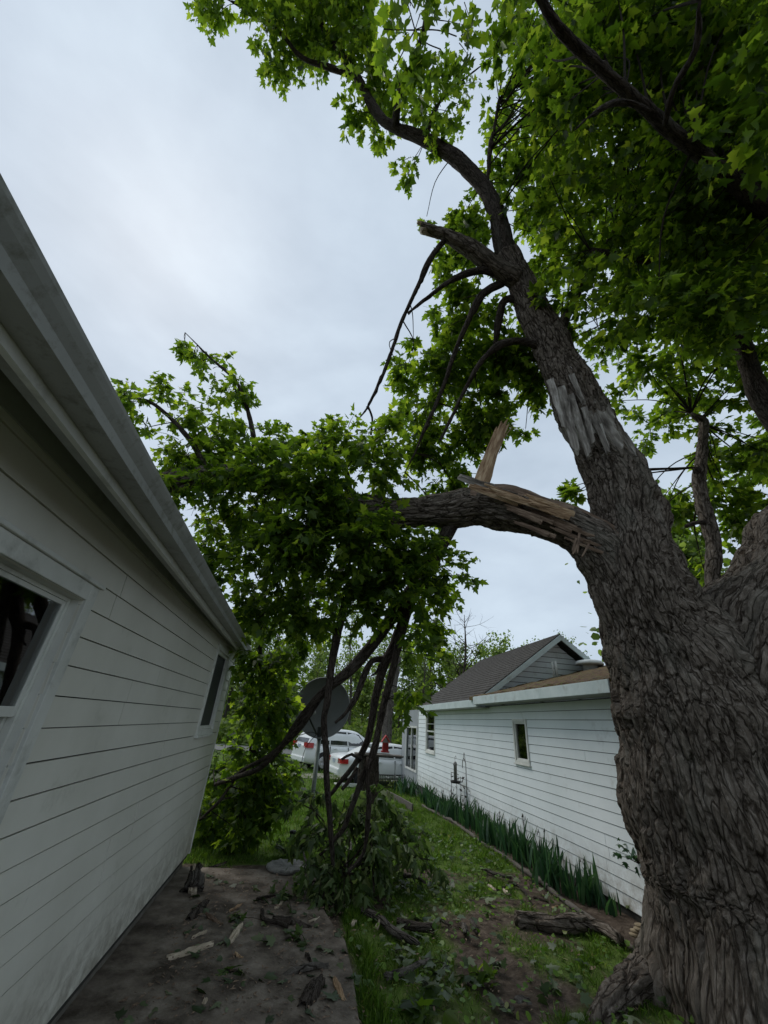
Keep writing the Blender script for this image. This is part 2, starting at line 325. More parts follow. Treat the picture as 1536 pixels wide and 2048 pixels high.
def axis_steps(lo, a, b, hi, fine):
    s = list(np.arange(a, b, fine)); x = b; st = fine
    while x < hi: s.append(x); st *= 1.25; x += st
    s.append(hi); x = a; st = fine; t = []
    while x > lo: st *= 1.25; x -= st; t.append(max(x, lo))
    return np.array(sorted(set(t+s)))
def build_ground():
    xs = axis_steps(-400, -2, 4.6, 400, .06); ys = axis_steps(-300, 1.5, 9.5, 600, .06)
    X, Y = np.meshgrid(xs, ys); x = X.ravel(); y = Y.ravel()
    near = (np.abs(x) < 30) & (y < 60)
    z = gz(x, y)+np.where(near, fbm(np.stack([x*1.3, y*1.3, x*0], 1), 4)*.03, 0)-.012
    me = bpy.data.meshes.new('ground'); nx, ny = len(xs), len(ys)
    f = [(j*nx+i, j*nx+i+1, (j+1)*nx+i+1, (j+1)*nx+i) for j in range(ny-1) for i in range(nx-1)]
    me.from_pydata(np.stack([x, y, z], 1).tolist(), [], f)
    a = me.attributes.new('dirt', 'FLOAT', 'POINT'); a.data.foreach_set('value', dirt(x, y).astype(np.float32))
    me.polygons.foreach_set('use_smooth', [True]*len(f)); me.materials.append(M['ground_soil'])
    o = bpy.data.objects.new('ground', me); COL.objects.link(o); tag(o, kind='structure')
build_ground()

# concrete slab path beside the left house
def slab():
    m = MB()
    m.prism([(-1.33, 1.2), (.6, 1.2), (.6, 3.9), (.615, 4.42), (-1.33, 4.42)], -.1, .03, 2)
    e = [(.612, 4.435), (.6, 4.9), (.5, 5.25), (.42, 5.6), (.44, 6.1), (.4, 6.72), (-1.3, 6.76), (-1.33, 4.435)]
    m.prism(e[::-1], -.1, .022, 2)
    o = m.build('path', M['slab_concrete'], bevel=.006); tag(o, kind='structure')
slab()
def strip(name, mt, pts, w, dz=.004):
    m = MB(); v = []; pts = np.array(pts, float); t = np.gradient(pts, axis=0); n = np.stack([-t[:, 1], t[:, 0]], 1); n /= np.linalg.norm(n, axis=1)[:, None]
    k = np.linspace(-1, 1, 9)
    for p, q in zip(pts, n):
        for a in k: c = p+q*w*a; v.append((c[0], c[1], float(gz(c[0], c[1]))+dz+.03*(1-a*a)))
    K = len(k)
    m.add(v, [(i*K+j, (i+1)*K+j, (i+1)*K+j+1, i*K+j+1) for i in range(len(pts)-1) for j in range(K-1)], smooth=True)
    tag(m.build(name, M[mt]), kind='structure')
strip('road', 'asphalt', [(x, 33+.04*x) for x in np.linspace(-80, 60, 40)], 2.6, .02)
strip('driveway', 'gravel', [(x, 19.9+.15*x) for x in np.linspace(-3.5, 22, 30)], .9, .012)

# ------------------------------------------------------------------ leaves
def halfleaf(): return [(0, 0), (.17, -.07), (.44, .05), (.3, .2), (.54, .5), (.24, .47), (.2, .66), (0, 1)]
HL = np.array(halfleaf())
T14 = np.vstack([HL, HL[1:-1]*[-1, 1]]); 
LF = [list(range(8)), [0]+[7]+[13, 12, 11, 10, 9, 8]]
T6 = np.array([(0, 0), (.4, .15), (.45, .6), (0, 1), (-.45, .6), (-.4, .15)])
LF6 = [[0, 1, 2, 3], [0, 3, 4, 5]]
TB = np.array([(-.5, 0), (.5, 0), (.35, .5), (0, 1), (-.35, .5)]); LFB = [[0, 1, 2, 3, 4]]
class Leaves:
    def __init__(s): s.p = []; s.a = []; s.n = []; s.z = []
    def add(s, p, a, n, z): s.p.append(np.atleast_2d(p)); s.a.append(np.atleast_2d(a)); s.n.append(np.atleast_2d(n)); s.z.append(np.atleast_1d(z))
    def count(s): return sum(len(z) for z in s.z)
    def build(s, name, mt, parent=None, tmpl='full', fold=.3, curl=.25, width=1.0):
        T, FC = {'full': (T14, LF), 'lite': (T6, LF6), 'blade': (TB, LFB)}[tmpl]
        P = np.concatenate(s.p); A = np.concatenate(s.a); Nn = np.concatenate(s.n); Z = np.concatenate(s.z); n = len(P)
        A = A/np.linalg.norm(A, axis=1)[:, None]; Sd = np.cross(A, Nn); Sd /= np.linalg.norm(Sd, axis=1)[:, None]+1e-9; Nn = np.cross(Sd, A)
        k = len(T); g = np.random.default_rng(n+5)
        cu = curl*(-.2+2.4*g.random(n)**1.5); fo = fold*(-.1+2.2*g.random(n)); wd = width*(.7+.45*g.random(n))
        tx = T[None, :, 0]*wd[:, None]; ty = np.repeat(T[None, :, 1], n, 0)
        tz = -np.abs(tx)*fo[:, None]-ty**2*cu[:, None]
        V = P[:, None]+Z[:, None, None]*(Sd[:, None]*tx[..., None]+A[:, None]*ty[..., None]+Nn[:, None]*tz[..., None])
        me = bpy.data.meshes.new(name); me.vertices.add(n*k); me.vertices.foreach_set('co', V.astype(np.float32).ravel())
        tot = sum(len(f) for f in FC); flat = np.concatenate([np.array(f) for f in FC])
        li = (np.arange(n)[:, None]*k+flat[None]).ravel(); me.loops.add(n*tot); me.loops.foreach_set('vertex_index', li.astype(np.int32))
        me.polygons.add(n*len(FC)); st = np.cumsum([0]+[len(f) for f in FC][:-1])
        me.polygons.foreach_set('loop_start', (np.arange(n)[:, None]*tot+st[None]).ravel().astype(np.int32))
        me.polygons.foreach_set('loop_total', np.tile([len(f) for f in FC], n).astype(np.int32))
        me.update(calc_edges=True)
        a = me.attributes.new('rnd', 'FLOAT', 'FACE'); a.data.foreach_set('value', np.repeat(g.random(n)**1.2, len(FC)).astype(np.float32))
        me.materials.append(M[mt]); o = bpy.data.objects.new(name, me); COL.objects.link(o)
        if parent: o.parent = parent
        return o
def unit(v): v = np.asarray(v, float); return v/(np.linalg.norm(v)+1e-9)
def spray(LV, TW, o, d, L, n, size, droop=.35, hang=.6):
    """a leafy twig: leaves in pairs along it, hanging a little"""
    d = unit(d); t = np.linspace(.12, 1, n)
    P = o+d*L*t[:, None]; P[:, 2] -= droop*L*t*t
    if TW is not None: 
        q = [o, o+d*L*.5-np.array([0, 0, droop*L*.25]), P[-1]]; TW.tube(q, [.006, .004, .002], 3, res=2, caps=False)
    side = unit(np.cross(d, [0, 0, 1])+1e-3)*np.where(np.arange(n) % 2, 1, -1)[:, None]
    A = side*1.0+d*.6+rng.normal(0, .45, (n, 3)); A[:, 2] -= hang
    Nn = np.array([0, 0, 1])+rng.normal(0, .55, (n, 3))+side*.3
    A /= np.linalg.norm(A, axis=1)[:, None]
    st = .05*rng.random((n, 1))+.02
    LV.add(P+A*st, A, Nn, size*(.45+.75*rng.random(n)))
def leafy_blob(LV, TW, c, r, attach=None, dens=1.0, size=.125, droop=.35, hang=.6, limit=None):
    c = np.asarray(c, float)
    if attach is not None and TW is not None:
        a = np.asarray(attach, float); m = (a+c)/2+rng.normal(0, .06, 3)*min(1, np.linalg.norm(c-a)); m[2] += .08*np.linalg.norm(c-a)
        w = .004+.004*np.linalg.norm(c-a)
        TW.tube([a, m, c], [w*1.3, w, .006], 5, res=4, caps=False); out = unit(c-a)
    else: out = np.array([0, 0, .2])
    k = max(3, int(dens*16*(r/.35)**2))
    for _ in range(k):
        q = rng.normal(0, 1, 3); q = unit(q)*r*rng.random()**.5*.75
        o = c+q; d = unit(q)*.9+out*.5+rng.normal(0, .35, 3); L = .16+.28*rng.random()
        spray(LV, TW if rng.random() < .6 else None, o, d, min(L, r*1.3), 7+int(rng.random()*5), size, droop, hang)

# ------------------------------------------------------------------ houses
def wedge_boards(m, plane, y0, y1, z0, z1, rev, holes=(), seams=None, sgn=1, gap=.008):
    """lap siding on a wall facing sgn*x; boards are split at seams, around openings"""
    z = z0; k = 0
    while z < z1-1e-3:
        zt = min(z+rev, z1); cuts = sorted(seams[k % len(seams)] if seams else [])
        ys = [y0]+[c for c in cuts if y0 < c < y1]+[y1]
        for a, b in zip(ys[:-1], ys[1:]):
            a2, b2 = a+(.003 if a > y0 else 0), b-(.003 if b < y1 else 0)
            rects = [(a2, b2, z, zt-(gap if z > 1.45 else max(gap, .0085)))]  # boards stop short so the dark backing shows as a lap shadow line
            for (hy0, hy1, hz0, hz1) in holes:
                nr = []
                for (ra, rb, rz, rt) in rects:
                    if hy1 <= ra or hy0 >= rb or hz1 <= rz or hz0 >= rt: nr.append((ra, rb, rz, rt)); continue
                    if ra < hy0: nr.append((ra, hy0, rz, rt))
                    if rb > hy1: nr.append((hy1, rb, rz, rt))
                    if rz < hz0: nr.append((max(ra, hy0), min(rb, hy1), rz, hz0))
                    if rt > hz1: nr.append((max(ra, hy0), min(rb, hy1), hz1, rt))
                rects = nr
            jig = random.uniform(-.002, .002)
            for (ra, rb, rz, rt) in rects:
                off = lambda zz: sgn*(.016-.0065*(zz-z)/rev+jig)
                x0, x1, xb = plane+off(rz), plane+off(rt), plane-sgn*.0045
                if rz > z+1e-4: xb = xb
                v = [(x0, ra, rz), (x0, rb, rz), (x1, rb, rt), (x1, ra, rt), (xb, ra, rz), (xb, rb, rz), (xb, rb, rt), (xb, ra, rt)]
                m.add(v, [(0, 1, 2, 3), (5, 4, 7, 6), (0, 4, 5, 1), (2, 6, 7, 3), (0, 3, 7, 4), (1, 5, 6, 2)])
        z = zt; k += 1
def frame_rect(m, xa, xb, y0, y1, z0, z1, w, wb=None):   # four members butted round an opening
    wb = wb or w
    m.box((xa, y0, z0), (xb, y0+w, z1)); m.box((xa, y1-w, z0), (xb, y1, z1))
    m.box((xa, y0+w, z1-w), (xb, y1-w, z1)); m.box((xa, y0+w, z0), (xb, y1-w, z0+wb))

REV = .1347
def left_house():
    r = ray(600, 1437); th = -math.atan2(r[0], r[1])
    O = np.array([-1.16*math.cos(th), 0, 0]); root = empty('white_house', O, th)
    Rz = np.array([[math.cos(th), -math.sin(th), 0], [math.sin(th), math.cos(th), 0], [0, 0, 1]])
    def la(px, py, X=0.):
        rr = Rz.T @ ray(px, py); o = Rz.T @ (CAM-O); return o+rr*((X-o[0])/rr[0])
    tag(root, 'near white lap-sided house with grey gutter, its eave rising over the concrete path', 'house')
    ye = la(424, 1501)[1]                              # far corner
    p = la(160, 1200); wy1, wz1 = p[1], p[2]; wy0, wz0 = wy1-.86, wz1-1.12
    a = la(436, 1300); b = la(418, 1464); c = la(390, 1469); ny0, ny1, nz0, nz1 = (a[1]+c[1])/2-.03, b[1]+.02, c[2]+.05, a[2]-.0
    ref = la(78, 1455)[2]; zb = ref-REV*round((ref-.14)/REV)
    holes = [(wy0, wy1, wz0, wz1), (ny0, ny1, nz0, nz1)]
    def sy(px, py): return la(px, py)[1]
    def kk(px, py): return int((la(px, py)[2]-zb)/REV)
    n = 24; seams = [[] for _ in range(n)]
    for s in ((245, 1165), (220, 1215), (325, 1318), (313, 1355), (256, 1380), (240, 1425), (330, 1465), (322, 1500), (375, 1515), (367, 1540), (270, 1620), (262, 1655), (385, 1600), (380, 1630), (205, 1720), (196, 1760), (375, 1235), (150, 1890)):
        k = kk(*s)
        if 0 <= k < n: seams[k].append(sy(*s))
    for k in range(n): seams[k] += [-1.2+(k*1.7) % 2.3]
    m = MB(); wedge_boards(m, 0, -5, ye, zb, 2.62, REV, holes, seams, 1, .0052); m.build('siding', M['siding_left'], root)
    # walls behind the siding, with openings
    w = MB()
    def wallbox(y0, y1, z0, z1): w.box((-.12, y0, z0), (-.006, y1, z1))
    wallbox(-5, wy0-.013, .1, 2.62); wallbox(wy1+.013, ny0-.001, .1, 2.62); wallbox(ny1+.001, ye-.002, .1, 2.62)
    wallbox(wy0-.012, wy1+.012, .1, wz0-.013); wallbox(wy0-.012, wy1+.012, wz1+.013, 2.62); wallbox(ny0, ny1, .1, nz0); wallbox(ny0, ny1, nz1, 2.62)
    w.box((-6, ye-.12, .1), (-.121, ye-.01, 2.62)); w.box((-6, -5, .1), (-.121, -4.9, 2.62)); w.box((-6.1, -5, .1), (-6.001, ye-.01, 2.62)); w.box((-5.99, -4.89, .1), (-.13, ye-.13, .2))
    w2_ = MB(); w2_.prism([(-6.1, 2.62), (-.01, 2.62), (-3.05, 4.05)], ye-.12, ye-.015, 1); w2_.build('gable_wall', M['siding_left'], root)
    w.build('wall', M['lap_shade_backing'], root)
    f = MB(); f.box((-.16, -5, -.2), (-.03, ye-.03, .1)); f.box((-6, ye-.16, -.2), (-.161, ye-.04, .1)); f.build('foundation', M['concrete_block'], root)
    t = MB(); t.box((.0, ye-.001, zb-.02), (.024, ye+.022, 2.5)); t.box((-.11, ye+.0, zb-.02), (-.001, ye+.022, 2.5)); t.build('corner_trim', M['trim_white'], root, bevel=.003)
    # near window
    wd = MB(); cw = .08
    frame_rect(wd, .0, .03, wy0-cw, wy1+cw, wz0-cw, wz1+cw, cw-.002); wd.box((.0, wy0-.02-cw, wz1+cw+.001), (.045, wy1+cw+.02, wz1+cw+.022))
    wo = wd.build('window', M['trim_white'], root, bevel=.004)
    j = MB(); j.box((-.125, wy0-.012, wz0-.012), (-.001, wy0+.0005, wz1+.012)); j.box((-.125, wy1-.0005, wz0-.012), (-.001, wy1+.012, wz1+.012)); j.box((-.125, wy0+.001, wz1-.0005), (-.001, wy1-.001, wz1+.012)); j.box((-.125, wy0+.001, wz0-.012), (-.001, wy1-.001, wz0+.0005)); j.build('jamb', M['trim_white'], wo)
    s = MB(); sd_ = -.05
    frame_rect(s, sd_-.02, sd_+.012, wy0+.001, wy1-.001, wz0+.001, wz1-.001, .018)
    zm = la(50, 1434, sd_)[2]
    frame_rect(s, sd_-.015, sd_+.006, wy0+.02, wy1-.02, zm+.0, wz1-.02, .02, .04); frame_rect(s, sd_-.05, sd_-.018, wy0+.02, wy1-.02, wz0+.02, zm+.03, .02)
    s.build('sash', M['trim_white'], wo, bevel=.002)
    g = MB(); g.box((sd_-.004, wy0+.039, zm+.039), (sd_, wy1-.039, wz1-.039)); g.box((sd_-.036, wy0+.039, wz0+.039), (sd_-.032, wy1-.039, zm+.001)); g.build('pane', M['window_glass'], wo)
    c_ = MB(); yy = np.linspace(wy0-.05, wy1+.05, 90); xx = -.2+.02*np.sin(yy*70)+.012*np.sin(yy*31)
    V = [(x, y, z) for z in (wz0-.1, wz1+.1) for x, y in zip(xx, yy)]; K = len(yy); c_.add(V, [(i, i+1, K+i+1, K+i) for i in range(K-1) if not .30 < (i/K) < .6], smooth=True); c_.build('curtain', M['curtain'], wo)
    # narrow window
    wd = MB(); frame_rect(wd, .0, .032, ny0-.06, ny1+.06, nz0-.06, nz1+.06, .058); wd.box((.0, ny0-.08, nz0-.085), (.05, ny1+.08, nz0-.061))
    wo2 = wd.build('window', M['trim_white'], root, bevel=.003)
    s = MB(); frame_rect(s, -.03, .01, ny0+.001, ny1-.001, nz0+.001, nz1-.001, .035); s.build('sash', M['trim_white'], wo2, bevel=.002)
    g = MB(); g.box((-.02, ny0+.034, nz0+.034), (-.015, ny1-.034, nz1-.034)); g.build('pane', M['window_screen'], wo2)
    # eave: gutter, soffit, roof
    def pt(px, py, X): 
        q = la(px, py, X); return q
    G1, G2 = pt(0, 363, .46), pt(492, 1278, .26); 
    dz = (G2[2]-G1[2])/(G2[1]-G1[1]); dx = (G2[0]-G1[0])/(G2[1]-G1[1])
    def E(y): return G1+np.array([dx, 1, dz])*(y-G1[1])
    y0, y1 = -5., ye+.12
    def sweep(prof, mat_, name, par, closed=True):
        mm = MB(); v = []
        for y in (y0, y1):
            e = E(y); v += [(e[0]+a, y, e[2]+b) for a, b in prof]
        n_ = len(prof); fs = [(i, (i+1) % n_, n_+(i+1) % n_, n_+i) for i in range(n_)]+[tuple(range(n_)), tuple(range(2*n_-1, n_-1, -1))]
        mm.add(v, fs); return mm.build(name, mat_, par)
    rf = sweep([(-.115, .02), (-.04, .012), (-.04, .03), (-.115, .06), (-3.55, 1.62), (-3.55, 1.58)], M['shingle'], 'roof', root)
    gut = sweep([(0, 0), (-.006, -.002), (-.012, -.03), (-.03, -.055), (-.03, -.085), (-.1, -.085), (-.1, .015), (-.106, .015), (-.106, -.091), (-.024, -.091), (-.024, -.053), (-.006, -.028), (.004, -.008), (.006, .004)], M['gutter_metal'], 'gutter', rf)
    sweep([(-.108, .02), (-.13, .02), (-.13, -.125), (-.108, -.125)], M['trim_white'], 'fascia', rf)
    mm = MB(); v = []
    zj = la(225, 1015)[2]; prof = []
    for y in (y0, y1):
        e = E(y); v += [(e[0]-.131, y, e[2]-.09), (e[0]-.22, y, e[2]-.075), (e[0]-.221, y, e[2]-.062), (.02, y, zj+.03), (.02, y, zj+.06), (e[0]-.131, y, e[2]-.03)]
    mm.add(v, [(i, (i+1) % 6, 6+(i+1) % 6, 6+i) for i in range(6)]+[tuple(range(6)), tuple(range(11, 5, -1))]); mm.build('soffit', M['soffit_paint'], rf)
    mm = MB(); mm.box((.0, -5, zj-.075), (.022, ye+.02, zj+.04)); mm.build('frieze_board', M['soffit_paint'], root, bevel=.003)
    # other roof slope and far gable overhang
    mm = MB(); e = E(y1); mm.prism([(e[0]-3.551, e[2]+1.58), (e[0]-3.551, e[2]+1.64), (-6.5, e[2]+.06), (-6.5, e[2])], y0, y1, 1); mm.build('roof_slope', M['shingle'], root)
    mm = MB(); mm.prism([(e[0]-.14, e[2]-.1), (e[0]-.14, e[2]+.01), (e[0]-3.55, e[2]+1.56), (e[0]-3.55, e[2]+1.44)], y1-.03, y1-.005, 1); mm.build('rake_board', M['trim_white'], root)
    # interior so the windows look into a dark room
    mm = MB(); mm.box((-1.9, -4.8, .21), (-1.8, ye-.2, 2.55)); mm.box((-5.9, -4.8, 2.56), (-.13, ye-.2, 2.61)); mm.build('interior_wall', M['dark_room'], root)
left_house()

WX = 3.93
def right_house():
    root = empty('neighbour_house', (WX, 0, 0)); tag(root, 'white lap-sided neighbouring house with gabled dark shingle roof behind the iris bed', 'house')
    X = -WX
    def la(px, py, x=WX): p = at(px, py, 0, x); return p+np.array([X, 0, 0])
    yj = la(951, 1396, WX-.33)[1]; yf = la(838, 1440)[1]; yn = 4.95
    w1 = (la(870, 1480)[1], la(853.5, 1480)[1], la(853, 1500)[2], la(854, 1425)[2])
    w2 = (la(1055, 1480)[1], la(1032, 1480)[1], la(1034, 1519)[2], la(1029, 1444)[2])
    ref = la(1055, 1455)[2]; zb = ref-REV*.95*round((ref-.05)/(REV*.95)); rev = REV*.95
    zs = 2.26
    rs = np.random.default_rng(5); seams = [[float(q) for q in rs.uniform(yn+.3, yf, 2)] for _ in range(17)]
    m = MB(); wedge_boards(m, 0, yn, yf, zb, zs, rev, [w1, w2], seams, -1); m.build('siding', M['siding_right'], root)
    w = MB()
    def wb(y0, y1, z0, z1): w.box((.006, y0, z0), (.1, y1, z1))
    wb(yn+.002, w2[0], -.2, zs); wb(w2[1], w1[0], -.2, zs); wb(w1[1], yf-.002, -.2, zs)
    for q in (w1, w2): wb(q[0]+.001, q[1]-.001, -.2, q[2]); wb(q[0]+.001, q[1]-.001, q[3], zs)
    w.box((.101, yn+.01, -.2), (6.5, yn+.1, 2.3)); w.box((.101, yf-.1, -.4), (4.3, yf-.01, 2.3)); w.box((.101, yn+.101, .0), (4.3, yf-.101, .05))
    w.build('wall', M['lap_shade_backing'], root)
    e, e2 = MB(), MB(); z = zb
    while z < 2.3:                              # lap boards on the end walls
        zt = min(z+rev, 2.3)
        for ya_, sg in ((yn+.01, -1), (yf-.01, 1)):
            x1_ = 6.5 if sg < 0 else 4.3; q = [(.02, ya_+sg*.016, z), (x1_, ya_+sg*.016, z), (x1_, ya_+sg*.008, zt-.008), (.02, ya_+sg*.008, zt-.008), (.02, ya_+sg*.001, z), (x1_, ya_+sg*.001, z)]
            (e if sg < 0 else e2).add(q, [(0, 1, 2, 3), (0, 4, 5, 1)])
        z = zt
    e.build('siding', M['siding_right'], root); e2.build('siding', M['siding_right'], root)
    t = MB(); t.box((-.03, yn-.025, zb-.02), (.06, yn-.001, zs)); t.build('corner_trim', M['trim_white'], root, bevel=.003)
    t = MB(); t.box((-.03, yf-.001, -.35), (.06, yf+.025, zs)); t.build('corner_trim', M['trim_white'], root, bevel=.003)
    def win(q, bars):
        y0, y1, z0, z1 = q; c = MB(); frame_rect(c, -.032, 0, y0-.05, y1+.05, z0-.05, z1+.05, .048); c.box((-.05, y0-.07, z0-.07), (0, y1+.07, z0-.051))
        o = c.build('window', M['trim_white'], root, bevel=.003)
        s = MB(); frame_rect(s, -.012, .03, y0+.001, y1-.001, z0+.001, z1-.001, .03)
        if bars:
            zm = (z0+z1)/2; s.box((-.01, y0+.031, zm-.02), (.025, y1-.031, zm+.02)); s.box((-.002, y0+.031, zm+.2), (.012, y1-.031, zm+.215))
        s.build('sash', M['trim_white'], o, bevel=.002)
        g = MB(); g.box((.012, y0+.03, z0+.03), (.016, y1-.03, z1-.03)); g.build('pane', M['window_glass'], o)
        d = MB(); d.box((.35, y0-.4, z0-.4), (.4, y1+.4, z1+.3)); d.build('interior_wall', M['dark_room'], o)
        k = MB(); k.box((.05, y0-.02, z0), (.055, y0+(y1-y0)*.45, z1)); k.build('curtain', M['curtain'], o)
    win(w1, True); win(w2, False)
    # rear gabled roof
    yr = yj; pk = at(1120, 1272, 1, yr)+np.array([X, 0, 0]); ex = -.3; ez = 2.33; px_, pz = pk[0], pk[2]
    yb = la(838, 1410, WX-.3)[1]; 
    yrb = la(935, 1333, WX+px_)[1]
    sl_ = (pz-ez)/(px_-ex)
    m = MB(); T = .05
    nn = 22
    for k in range(nn):                                     # shingle courses with small steps
        a, b = k/nn, (k+1)/nn; x0, x1 = ex+(px_-ex)*a, ex+(px_-ex)*b+.02; z0, z1 = ez+(pz-ez)*a, ez+(pz-ez)*b
        y1a = yb+(yrb-yb)*a*0; 
        m.add([(x0, yr, z0), (x1, yr, z1), (x1, yb, z1), (x0, yb, z0), (x0, yr, z0+.014+T), (x1, yr, z1+.004+T), (x1, yb, z1+.004+T), (x0, yb, z0+.014+T)],
              [(3, 2, 1, 0), (4, 5, 6, 7), (0, 1, 5, 4), (1, 2, 6, 5), (2, 3, 7, 6), (3, 0, 4, 7)])
    for k in range(nn):
        a, b = k/nn, (k+1)/nn; x0, x1 = 2*px_-ex-(px_-ex)*a, 2*px_-ex-(px_-ex)*b-.02; z0, z1 = ez+(pz-ez)*a, ez+(pz-ez)*b
        m.add([(x0, yr, z0), (x1, yr, z1), (x1, yb, z1), (x0, yb, z0), (x0, yr, z0+.014+T), (x1, yr, z1+.004+T), (x1, yb, z1+.004+T), (x0, yb, z0+.014+T)],
              [(0, 1, 2, 3), (7, 6, 5, 4), (4, 5, 1, 0), (5, 6, 2, 1), (6, 7, 3, 2), (7, 4, 0, 3)])
    rf = m.build('roof', M['shingle'], root)
    m = MB(); m.box((ex-.02, yr+.001, ez-.11), (ex, yb, ez+.045)); m.build('fascia', M['trim_teal'], rf, bevel=.004)
    m = MB(); 
    for s_ in (1, -1):
        xa = ex if s_ == 1 else 2*px_-ex
        m.prism([(xa, ez-.1), (px_, pz-.1), (px_, pz+.02), (xa, ez+.02)], yr-.035, yr-.002, 1)
    m.build('rake_board', M['trim_teal'], rf, bevel=.003)
    m = MB(); m.box((ex, yr+.02, ez-.12), (.1, yb-.02, ez-.095)); m.build('soffit', M['soffit_paint'], rf)
    # gable wall facing the viewer
    m = MB(); z = 2.2; yg = yr+.3
    m0 = MB(); m0.prism([(.0, 2.2), (2*px_, 2.2), (2*px_, 2.5), (px_, pz-.13), (.0, 2.5)], yg, yg+.1, 1); m0.build('gable_sheathing', M['lap_shade_backing'], root)
    gz0 = ez-.1
    while z < pz-.2:
        zt = z+rev; hx = lambda q: max(.02, (pz-.12-q)/sl_)
        a, b = hx(z), hx(zt)
        m.add([(px_-a, yg-.016, z), (px_+a, yg-.016, z), (px_+b, yg-.006, zt-.012), (px_-b, yg-.006, zt-.012), (px_-a, yg-.001, z), (px_+a, yg-.001, z)], [(0, 1, 2, 3), (0, 4, 5, 1), (0, 3, 4), (1, 5, 2)]); z = zt
    m.build('gable_wall', M['siding_right'], root)
    # low front roof with leaf litter and moss
    fx = -.36; fz = la(1217, 1360, WX-.36)[2]; sl2 = .27; xe = 6.2
    m = MB(); gx, gy = 60, 60; v = []; xs = np.linspace(fx, xe, gx); ys = np.linspace(yn-.3, yg+.0, gy); 
    XX, YY = np.meshgrid(xs, ys); zz = fz+.015+(XX-fx)*sl2+np.abs(fbm(np.stack([XX.ravel()*3, YY.ravel()*3, XX.ravel()*0], 1), 4)).reshape(XX.shape)*.06
    v = np.stack([XX.ravel(), YY.ravel(), zz.ravel()], 1); vb = v.copy(); vb[:, 2] = fz-.05+(XX.ravel()-fx)*sl2
    n = gx*gy; fs = [(j*gx+i, j*gx+i+1, (j+1)*gx+i+1, (j+1)*gx+i) for j in range(gy-1) for i in range(gx-1)]
    fs += [tuple(n+q for q in f[::-1]) for f in fs]
    fs += [(i+1, i, n+i, n+i+1) for i in range(gx-1)]+[(j*gx, (j+1)*gx, n+(j+1)*gx, n+j*gx) for j in range(gy-1)]+[(n-gx+i, n-gx+i+1, 2*n-gx+i+1, 2*n-gx+i) for i in range(gx-1)]
    m.add(np.vstack([v, vb]), fs, smooth=False); r2 = m.build('low_roof', M['mossy_roof'], root)
    m = MB(); zb2 = la(1217, 1386, WX-.36)[2]; m.box((fx-.025, yn-.3, zb2), (fx-.001, yj+.02, fz+.01)); m.box((fx, yj-.005, zb2), (.0, yj+.019, fz)); m.build('fascia', M['trim_teal'], r2, bevel=.004)
    m = MB(); m.box((fx, yn-.3, zb2+.005), (.0, yj-.01, zb2+.02)); m.build('soffit', M['soffit_paint'], r2)
    # vents
    v1 = at(1110, 1322, 1, yg-.4)+np.array([X, 0, 0]); zr = fz+.015+(v1[0]-fx)*sl2
    m = MB(); m.cyl((v1[0], v1[1], zr-.05), (v1[0], v1[1], zr+.36), .035, n=12); m.cyl((v1[0]-.08, v1[1], zr-.05), (v1[0]-.08, v1[1], zr+.34), .02, n=10); m.build('vent_pipe', M['pvc'], r2)
    v2 = at(1180, 1333, 1, yg-.5)+np.array([X, 0, 0]); zr = fz+.015+(v2[0]-fx)*sl2
    m = MB(); m.lathe([(.16, -.08), (.16, .1), (.3, .09), (.31, .12), (.28, .17), (.15, .2), (.01, .21)], (v2[0], v2[1], zr+.02)); m.build('roof_vent', M['vent_white'], r2)
    # grey glazed porch beyond the far corner
    ya, yb2 = yf+.03, yf+2.6; p = MB(); x0, x1 = -.03, 3.6; zt = 2.22
    wy0, wy1, wz0, wz1 = ya+.12, ya+1.75, .42, 1.72
    for (a, b, c, d) in ((ya, wy0, -.45, zt), (wy1, yb2, -.45, zt), (wy0, wy1, -.45, wz0), (wy0, wy1, wz1, zt)): p.box((x0, a, c), (x0+.06, b, d))
    p.box((x1, ya, -.45), (x1+.06, yb2, zt)); p.box((x0, ya, zt+.001), (x1+.1, yb2+.1, zt+.08))
    p.box((x0+.061, yb2-.06, -.45), (x1-.001, yb2, .4)); p.box((x0+.061, yb2-.06, 1.75), (x1-.001, yb2, zt))
    po = p.build('porch', M['grey_panel'], root)
    c = MB(); frame_rect(c, x0-.02, x0-.001, wy0-.05, wy1+.05, wz0-.05, wz1+.05, .06); c.box((x0-.015, (wy0+wy1)/2-.02, wz0+.011), (x0+.02, (wy0+wy1)/2+.02, wz1-.011)); c.build('window_frame', M['trim_white'], po)
    g = MB(); g.box((x0+.03, wy0+.001, wz0+.001), (x0+.034, wy1-.001, wz1-.001)); g.build('pane', M['window_glass'], po)
right_house()

exec_objects = True
